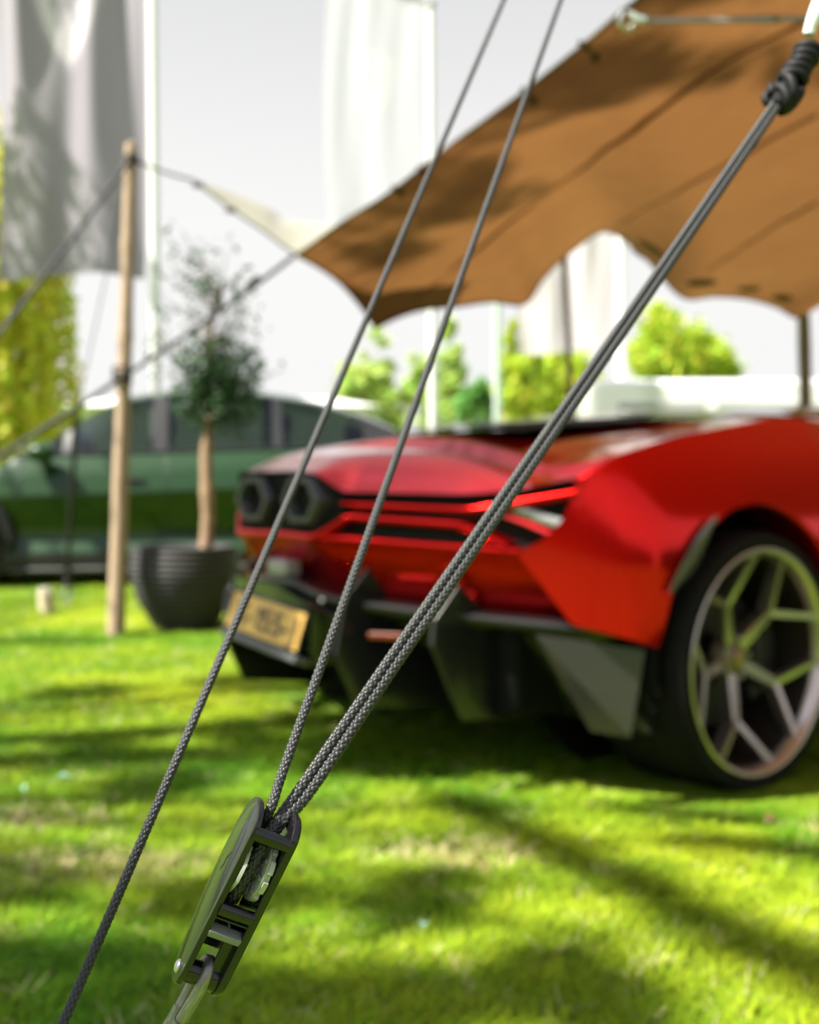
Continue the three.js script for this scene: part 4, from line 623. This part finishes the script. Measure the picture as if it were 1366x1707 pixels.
    for (let i = 0; i < 5; i++) {
      const a = phase + i * 2 * PI / 5, j = [0.185, a, -0.058], h = [0.045, a, -0.092], f = 0.41;
      const s = mesh('spoke', merge([beam(h, j, 0.021, 0.014, 0.05, 0.045), beam([0.178, a, -0.06], [rr - 0.016, a + f, -0.010], 0.011, 0.0105, 0.04, 0.035), beam([0.178, a, -0.06], [rr - 0.016, a - f, -0.010], 0.011, 0.0105, 0.04, 0.035)]), rimM, w);
      const n = s.geometry.attributes.position.count;
      mesh('lug_nut', new THREE.CylinderGeometry(0.009, 0.009, 0.02, 8).rotateZ(PI / 2).translate(-0.09, sin(a + 0.63) * 0.058, cos(a + 0.63) * 0.058), steel, w);
    }
    mesh('hub', merge([lathe([[0, -0.075], [0.03, -0.076], [0.036, -0.085], [0.05, -0.092], [0.066, -0.11], [0.07, -0.14], [0.0, -0.15]], 30)]), rimD, w);
    mesh('hub_cap', lathe([[0, -0.066], [0.022, -0.067], [0.027, -0.076], [0, -0.08]], 24), std([0.35, 0.26, 0.09], 0.35, 0.7), w);
    mesh('brake_disc', merge([lathe([[0.075, -0.165], [0.205, -0.165], [0.205, -0.195], [0.075, -0.195]], 48)]), discM, w);
    mesh('brake_caliper', merge([...Array(8)].map((_, i) => { const a = -0.55 + i * 0.14; return new RoundedBoxGeometry(0.07, 0.05, 0.09, 2, 0.01).rotateX(-a).translate(-0.15, sin(a) * 0.19, cos(a) * -0.19); })), std([0.02, 0.02, 0.02], 0.4), w);
    mesh('wheel_barrel', lathe([[rr - 0.045, -wt + 0.03], [0.1, -wt + 0.06], [0, -wt + 0.06]], 40), matt, w);
    return w;
  }
  const rear = wheel(0.374, 0.33, 0.322, 136 * PI / 180); // angle measured from the rear (+z) upwards
  rear.position.set(0.985, 0.366, -0.075); car.add(rear);
  const rl = rear.clone(); rl.position.x = -0.985; rl.rotation.y = PI; car.add(rl);
  const fr = wheel(0.345, 0.27, 0.29, 0.3); fr.position.set(0.96, 0.345, -2.79); car.add(fr);
  const fl = fr.clone(); fl.position.x = -0.96; fl.rotation.y = PI; car.add(fl);
}

// ---------------------------------------------------------------- braided ropes and the tensioner block
const ropeMat = new THREE.MeshPhysicalMaterial({ color: new THREE.Color().setRGB(0.022, 0.023, 0.023), roughness: 0.46, specularIntensity: 0.8, side: THREE.DoubleSide });
function braid(curve, r = 0.0025, N = 6, lead = 0.02, from = 0, to = 1, perPeriod = 6, tw = 0) {   // 2N flat strands woven over and under round a core
  const len = curve.getLength() * (to - from), n = Math.ceil(len / (lead / N) * perPeriod), pos = [], ix = [], uv = [];
  const C0 = [], T0 = [], A0 = [], B0 = []; let a = V(1, 0, 0);
  for (let i = 0; i <= n; i++) {
    const u = from + (to - from) * i / n, c = curve.getPointAt(u), t = curve.getTangentAt(u); if (i === 0 && abs(t.x) > 0.9) a = V(0, 0, 1);
    a = a.clone().addScaledVector(t, -a.dot(t)).normalize(); C0.push(c); T0.push(t); A0.push(a); B0.push(t.clone().cross(a));
  }
  const amp = r * 0.17, tanH = 2 * PI * r / lead, cs = 1 / sqrt(1 + tanH * tanH), sn = tanH * cs, wd = PI * r / N * cs * 0.88, q = V();
  for (const dir of [1, -1]) for (let k = 0; k < N; k++) {
    const base = pos.length / 3;
    for (let i = 0; i <= n; i++) {
      const s = len * i / n, th = dir * 2 * PI * s / lead + 2 * PI * k / N + tw, cw = cos(2 * PI * N * s / lead), wv = dir * sign(cw) * sqrt(abs(cw));
      for (let j = 0; j < 4; j++) {
        const e = j / 1.5 - 1, lift = 1 - e * e, ta = th + e * wd * cs / r, rr = r * 0.86 + amp * wv + r * 0.2 * lift, ds = -dir * e * wd * sn;
        q.copy(C0[i]).addScaledVector(T0[i], ds).addScaledVector(A0[i], cos(ta) * rr).addScaledVector(B0[i], sin(ta) * rr);
        pos.push(q.x, q.y, q.z); uv.push(s, e);
      }
    }
    for (let i = 0; i < n; i++) for (let j = 0; j < 3; j++) { const p = base + i * 4 + j, e = p + 4; ix.push(p, e, p + 1, p + 1, e, e + 1); }
  }
  const g = new THREE.BufferGeometry(); g.setAttribute('position', new THREE.Float32BufferAttribute(pos, 3)); g.setAttribute('uv', new THREE.Float32BufferAttribute(uv, 2)); g.setIndex(ix); g.computeVertexNormals();
  const p = g.attributes.position;
  return g;
}
const coreMat = std([0.012, 0.012, 0.013], 0.9);
function rope(label, parts, group, rad = 0.0025) {
  const t = thing('braided_rope', label, 'rope', V(0, 0, 0), 0, group);
  for (const [pts, u0, u1, per, tw, plainTail] of parts) {
    const c = pts.length === 2 ? new THREE.LineCurve3(pts[0], pts[1]) : new THREE.CatmullRomCurve3(pts);
    mesh('braid', braid(c, rad, 6, rad * 11, u0, u1, per, tw), ropeMat, t);
    mesh('rope_core', new THREE.TubeGeometry(c, pts.length === 2 ? 4 : 60, rad * 0.84, 10), coreMat, t);
    for (const [a, b] of plainTail ?? []) mesh('rope_tail', bar(a, b, 0.00245, 10), ropeMat, t);
  }
  return t;
}
const alongPx = (x0, y0, z0, x1, y1, z1, t) => { const w = lerp(1 / z0, 1 / z1, t); return P(lerp(x0, x1, t), lerp(y0, y1, t), 1 / w); };
const stake = V(-0.36, 0, -0.60);
{
  const L = (t) => alongPx(105, 1707, 0.626, 840, 0, 1.5, t), a = L(-0.06), b = L(1.02), d = b.clone().sub(a).normalize();
  rope('black braided rope running alone left of the tensioner block', [[[a, b], 0, 1, 6, 0.3, [[stake.clone().add(V(-0.05, 0.0, 0.06)), a], [b, b.clone().addScaledVector(d, 1.2)]]]]);
}
const camQ = new THREE.Quaternion().setFromRotationMatrix(camera.matrixWorld);
const blockPos = P(399.3, 1522.3, 0.64), bx = V(0.854, -0.426, -0.30).normalize(), by = V(0.447, 0.894, 0).normalize(), bz = bx.clone().cross(by).normalize(); by.crossVectors(bz, bx);
const blockQ = camQ.clone().multiply(new THREE.Quaternion().setFromRotationMatrix(new THREE.Matrix4().makeBasis(bx, by, bz)));
const blk = (x, y, z) => V(x, y, z).multiplyScalar(0.001).applyQuaternion(blockQ).add(blockPos);   // a point of the block, in its own millimetres
{
  const t = alongPx, top = (k) => t(452, 1342, 0.662, 935, 0, 1.42, k), b = top(1.02), a = top(0.03), d = b.clone().sub(top(0)).normalize();
  rope('middle black braided rope rising steeply from the top of the tensioner block', [[[blk(-4, 40, -22), blk(-4, 52, -20), a, top(0.2), top(0.6), b], 0, 1, 6, 0.1, [[b, b.clone().addScaledVector(d, 1.2)]]]]);
}
const knotAt = P(1296, 172, 1.16);
{
  const off = (s, k) => { const q = alongPx(489, 1345, 0.672, 1296, 172, 1.16, k), r = camQ, n = V(0.83, -0.56, 0.1).applyQuaternion(r).normalize(); return q.addScaledVector(n, s * lerp(0.00255, 0.0027, k)); };
  rope('double black braided rope from the tensioner block to the thick black knot', [
    [[blk(-4.6, -6, -16), blk(-4.6, 4, -9), blk(-4.2, 16, -6), blk(-3.2, 29, -6.6), blk(-1.4, 43, -11.5), off(-1, 0.01), off(-1, 0.2), off(-1, 0.6), off(-1, 1)], 0, 1, 6, 0.2],
    [[blk(4, 30, -22), blk(3.6, 46, -17), off(1, 0.012), off(1, 0.2), off(1, 0.6), off(1, 1)], 0, 1, 6, 1.0],
  ], undefined, 0.00285);
}
{ // knot above: coils wound round the doubled rope, hung on a white-sleeved eye
  const t = thing('rope_knot', 'thick black knot of coiled rope at the upper right', 'knot', knotAt), up = P(1362, 58, 1.2).sub(knotAt), dn = up.clone().normalize(), sx = V(1, 0, 0).applyQuaternion(camQ).addScaledVector(dn, -V(1, 0, 0).applyQuaternion(camQ).dot(dn)).normalize(), sz = dn.clone().cross(sx);
  const K = (along, x, z) => dn.clone().multiplyScalar(along).addScaledVector(sx, x).addScaledVector(sz, z), mm = 0.001, R = rng(9);
  const coil = []; for (let i = 0; i <= 110; i++) { const u = i / 110, a = u * 2 * PI * 5.2; coil.push(K(lerp(30, 84, u) * mm, cos(a) * (9.5 + 1.5 * sin(u * 9)) * mm + 1.5 * mm, sin(a) * 9 * mm)); }
  const knotM = std([0.010, 0.010, 0.011], 0.55);
  mesh('coil', tube(coil, 0.0046, 420, 10), knotM, t);
  const lump = (pts, r = 0.0046) => mesh('loop', tube(pts.map(([a, x, z]) => K(a * mm, x * mm, z * mm)), r, 90, 10), knotM, t);
  lump([[-2, -2, 2], [4, -8, 6], [10, -4, 10], [8, 5, 9], [0, 9, 3], [2, 8, -7], [10, 0, -9], [16, -8, -4]]);
  lump([[12, -6, 5], [20, -13, 4], [28, -11, 8], [30, 0, 11], [22, 9, 9], [12, 12, 3], [14, 10, -6], [24, 2, -10], [34, -8, -5]]);
  lump([[-4, 6, 5], [4, 11, 6], [16, 14, 4], [28, 14, 2], [34, 10, 6], [36, 2, 10]]);
  lump([[0, -4, 3], [-2, -9, 2], [2, -13, 1], [8, -12, 0], [10, -7, 1]], 0.0042);
  mesh('core_knot', tube([K(-4 * mm, 0, 0), K(30 * mm, 0, 0), K(90 * mm, 1 * mm, 0)], 0.007, 20, 10), coreMat, t);
  const e = thing('sleeved_eye', 'white sleeved rope eye above the black knot at the frame edge', 'rope eye', P(1352, 56, 1.19)), q = (x, y, z) => P(x, y, z).sub(e.position);
  mesh('sleeve', tube([q(1349, 58, 1.19), q(1356, 30, 1.19), q(1370, -6, 1.2), q(1395, -40, 1.21), q(1420, -30, 1.21), q(1410, 10, 1.2), q(1382, 50, 1.19)], 0.0062, 60, 12), std([0.62, 0.64, 0.64], 0.35), e);
}
{ // the tensioner block
  const t = thing('rope_tensioner', 'black plastic rope tensioner block with a glossy green-grey cheek', 'rope tensioner', blockPos); t.quaternion.copy(blockQ); t.scale.setScalar(0.001);   // modelled in millimetres
  const gripTex = dataTex(256, 256, (u, v) => { const h = 0.5 + 0.3 * (hash(u * 911, v * 733) - 0.5) + 0.3 * (fbm(u * 20, v * 20, 3) - 0.5); return [h, h, h]; }, false);
  const pl = new THREE.MeshPhysicalMaterial({ color: new THREE.Color().setRGB(0.0045, 0.0045, 0.005), roughness: 0.36, roughnessMap: gripTex, specularIntensity: 1, bumpMap: gripTex, bumpScale: 0.00002, side: THREE.DoubleSide });
  const cheekMat = new THREE.MeshPhysicalMaterial({ color: new THREE.Color().setRGB(0.006, 0.008, 0.0065), roughness: 0.18, specularIntensity: 0.7, clearcoat: 0.12, clearcoatRoughness: 0.1, side: THREE.DoubleSide });
  const pale = new THREE.MeshPhysicalMaterial({ color: new THREE.Color().setRGB(0.36, 0.39, 0.31), roughness: 0.42, transmission: 0.15, thickness: 0, side: THREE.DoubleSide }), grey = std([0.16, 0.165, 0.16], 0.45);
  // outline in (z, y): front edge at z = 0
  const out = (inset, bx0) => {
    const s = new THREE.Shape(), o = inset; s.moveTo(-o, -38 + o * 0.3); s.lineTo(-o, 42); s.bezierCurveTo(-o, 50 - o, -7, 55 - o, -15, 56 - o); s.bezierCurveTo(-27, 57 - o, -33 + o, 50, -35 + o, 36);
    s.bezierCurveTo(-37 + o, 14, -33 + o, -10, -25 + o, -33); s.bezierCurveTo(-23 + o, -44 + o, -17, -51 + o, -11, -51 + o); s.bezierCurveTo(-4 - o * 0.6, -51 + o, -o, -45, -o, -38 + o * 0.3); return s;
  };
  const cheek = (inset, depth, bevel) => new THREE.ExtrudeGeometry(out(inset), { depth: depth - 2 * bevel, bevelEnabled: true, bevelThickness: bevel, bevelSize: bevel, bevelOffset: -bevel, bevelSegments: 4, curveSegments: 20 }).rotateY(-PI / 2);  // shape x -> z, extrusion -> -x
  // left cheek: x from -11.6 to -8, right cheek: x from 8 to 11.6
  mesh('cheek', cheek(0, 3.6, 0.9).translate(-11.2, 0, 0), pl, t);
  mesh('cheek', cheek(0, 3.6, 0.9).translate(10.7, 0, 0), pl, t);
  const dome = grid(40, 60, (u, v) => { const y = lerp(-50.2, 55.2, v), back = -polyline([[-51, 11], [-45, 19], [-33, 24.4], [-10, 32], [14, 35.3], [36, 34.2], [46, 31], [52, 25], [56, 15]])(y)[0] + 1.2, front = -polyline([[-51, 11], [-48, 5.5], [-42, 2], [-38, 1.3], [42, 1.3], [48, 3], [53, 8], [56, 15]])(y)[0], z = lerp(front, back, u), k = sin(PI * u); return V(-13.6 - 1.3 * Math.pow(max(k, 0), 0.9) * (0.45 + 0.55 * sin(PI * clamp(v * 1.05, 0, 1))), y, z); });
  const cov = mesh('cheek_cover', dome, cheekMat, t);
  mesh('cheek_panel', new THREE.SphereGeometry(1, 48, 28).scale(0.8, 27, 10).rotateX(0.10).translate(-14.2, 17, -17.5), cheekMat, cov);
  const mark = []; for (const [z0, y0, z1, y1] of [[-19, 12, -16.6, 17], [-16.6, 17, -17.6, 19.5], [-17.6, 19.5, -14.4, 24], [-18.2, 15, -15.8, 15.6], [-16.8, 21, -14.8, 20.6]]) mark.push(bar(V(-15.0, y0, z0), V(-15.0, y1, z1), 0.3, 6));
  mesh('embossed_mark', merge(mark), pl, cov);
  const covR = mesh('cheek_cover', cheek(1.3, 2.0, 0.8).translate(12.4, 0, 0), cheekMat, t);
  // cross members
  const cyl = (r, x0, x1, y, z, n = 36) => new THREE.CylinderGeometry(r, r, x1 - x0, n).rotateZ(PI / 2).translate((x0 + x1) / 2, y, z);
  mesh('top_spacer', merge([cyl(4.3, -12.4, 2.2, 42, -3.4), cyl(4.1, 2.35, 10.4, 42, -3.4), cyl(4.36, 1.9, 2.35, 42, -3.4)]), pl, t);
  mesh('middle_spacer', merge([cyl(4.1, -11, 1.8, -1.6, -2.2), cyl(3.9, 1.95, 9, -1.6, -2.2), new RoundedBoxGeometry(19, 1.2, 9, 2, 0.4).translate(-1, -6.6, -5)]), pl, t);
  mesh('grey_bar', new RoundedBoxGeometry(19.4, 4.4, 8, 3, 1.0).rotateX(0.35).translate(-1.2, -14.6, -3.6), grey, t);
  mesh('rear_web', merge([new RoundedBoxGeometry(20, 44, 2.4, 2, 0.6).rotateX(0.12).translate(-1.2, 12, -34), new RoundedBoxGeometry(17, 20, 2.4, 2, 0.6).rotateX(-0.2).translate(2.2, -22, -26), new RoundedBoxGeometry(8, 26, 20, 2, 1).translate(5, -24, -15)]), pl, t);
  const jawM = std([0.17, 0.18, 0.15], 0.5);
  // toothed sheave
  const sh = new THREE.Group(); sh.name = 'sheave'; t.add(sh); sh.position.set(0, 20.5, -15.5);
  const toothed = (r, n, d, th) => { const s = new THREE.Shape(); for (let i = 0; i <= n * 12; i++) { const a = i / (n * 12) * 2 * PI, k = (i % 12) / 12, rr = r - (k > 0.12 && k < 0.42 ? d : 0); i ? s.lineTo(cos(a) * rr, sin(a) * rr) : s.moveTo(cos(a) * rr, sin(a) * rr); } return new THREE.ExtrudeGeometry(s, { depth: th, bevelEnabled: true, bevelThickness: 0.25, bevelSize: 0.25, bevelOffset: -0.25, bevelSegments: 2 }).rotateY(PI / 2); };
  mesh('flange', merge([new THREE.CylinderGeometry(16.6, 16.2, 1.3, 64).rotateZ(PI / 2).translate(3.6, 0, 0), toothed(17.2, 9, 1.9, 2.4).translate(4.4, 0, 0)]), pale, sh);
  mesh('flange', merge([new THREE.CylinderGeometry(16.2, 16.8, 1.6, 64).rotateZ(PI / 2).translate(-9.2, 0, 0)]), pale, sh);
  for (let i = 0; i < 9; i++) { const a = i * 2 * PI / 9; mesh('jaw', new RoundedBoxGeometry(1.6, 2.2, 8, 2, 0.5).translate(2.4, 0, 11).rotateX(-a), jawM, sh); mesh('jaw', new RoundedBoxGeometry(1.6, 2.2, 8, 2, 0.5).translate(-7.8, 0, 11).rotateX(-a - 0.3), jawM, sh); }
  mesh('sheave_core', cyl(6.4, -9, 4, 0, 0), std([0.09, 0.095, 0.085], 0.5), sh);
  mesh('axle', cyl(3, -11, 9, 0, 0), steel, sh);
  // bottom pin
  mesh('knuckle', cyl(6.6, -11.4, -3.2, -42, -9.5), pl, t); mesh('knuckle', cyl(7.2, 3.7, 9.4, -42, -9.5), pl, t);
  mesh('pin', cyl(3.2, -8, 8, -42, -9.5), std([0.3, 0.3, 0.3], 0.35, 0.8), t);
  mesh('rivet', merge([new THREE.SphereGeometry(3.5, 24, 12, 0, 2 * PI, 0, PI / 2).scale(1, 0.5, 1).rotateZ(PI / 2).translate(-14.6, -42, -10), cyl(3.7, -14.8, -13.6, -42, -10)]), steel, t);
  // galvanised shackle
  const galvTex = dataTex(256, 256, (u, v) => { const h = 0.50 + 0.22 * (fbm(u * 18, v * 30, 4) - 0.5) + 0.10 * (hash(u * 517, v * 311) - 0.5); return [h, h, h * 0.985]; });
  const gm = new THREE.MeshPhysicalMaterial({ map: galvTex, color: new THREE.Color().setRGB(1, 0.93, 1), roughness: 0.38, metalness: 0.6, side: THREE.DoubleSide });
  const s = thing('steel_shackle', 'galvanised steel shackle hooked through the bottom of the block', 'shackle', blockPos); s.quaternion.copy(blockQ); s.scale.setScalar(0.001);
  mesh('bow', tube([V(0.2, -70, -8.2), V(0.2, -60, -5.6), V(0.2, -50, -3.4), V(0.2, -42, -2.9), V(0.2, -36.6, -5), V(0.2, -34.6, -9.8), V(0.2, -36.6, -15), V(0.2, -43, -17), V(0, -56, -17.6), V(-0.4, -72, -17.8)], 3.3, 120, 18), gm, s);
  mesh('sleeve', merge([bar(V(0.2, -70, -8.2), V(-1, -150, -26), 3.9, 20), bar(V(-0.4, -66, -17.7), V(-2.5, -150, -27), 3.6, 20)]), gm, s);
  mesh('collar', bar(V(0.2, -69, -8.0), V(0.17, -71, -8.45), 4.05, 24), std([0.2, 0.2, 0.2], 0.5, 0.6), s);
  const e = blk(-2, -150, -26);
  const st = thing('ground_stake', 'steel stake and strap holding the shackle to the lawn below the frame', 'stake', stake);
  mesh('strap', bar(e.clone().sub(stake), V(0, 0.05, 0), 0.006, 8), darkCord, st); mesh('stake_body', merge([bar(V(-0.03, 0.12, 0.01), V(0.06, -0.3, 0), 0.011, 10), new THREE.TorusGeometry(0.02, 0.006, 8, 20).translate(0, 0.05, 0)]), galv, st);
}
{ // little things on the lawn
  const lf = (name, label, px, py, s, col, rot) => { const z = EYE * FOC / (py - 800), t = thing(name, label, 'leaf', V(at(px, z), 0.03, -z), rot); mesh('blade', grid(10, 8, (u, v) => { const w = sin(PI * clamp(u * 0.95 + 0.03, 0, 1)); return V((u - 0.5) * s, s * (0.22 * sin(PI * u) + 0.5 * abs(v - 0.5) * w * 0.8), (v - 0.5) * s * 0.62 * w); }), std(col, 0.6), t); mesh('stem', tube([V(-s * 0.5, 0, 0), V(-s * 0.7, 0.005, 0.004), V(-s * 0.85, -0.02, 0)], 0.0012, 10, 5), std(col, 0.7), t); return t; };
  lf('fallen_leaf', 'small pale teal leaf standing in the grass right of the block', 708, 1577, 0.026, [0.32, 0.55, 0.46], 1.2);
  lf('fallen_leaf', 'pale teal leaf in the grass at far left, larger of the pair', 103, 1322, 0.045, [0.22, 0.42, 0.30], 0.2);
  lf('fallen_leaf', 'tiny teal leaf at the left edge beside a larger one', 34, 1337, 0.028, [0.2, 0.42, 0.3], 2.0);
  lf('fallen_leaf', 'teal leaf in the dark grass under the red car tail', 626, 1206, 0.045, [0.14, 0.28, 0.22], 0.5);
  lf('fallen_leaf', 'dry reddish brown leaf in the grass below the wheel', 1290, 1392, 0.04, [0.22, 0.09, 0.07], 0.9);
}
// every mesh casts and receives shadow
scene.traverse((o) => { if (o.isMesh) o.castShadow = o.receiveShadow = true; });
renderer.render(scene, camera);
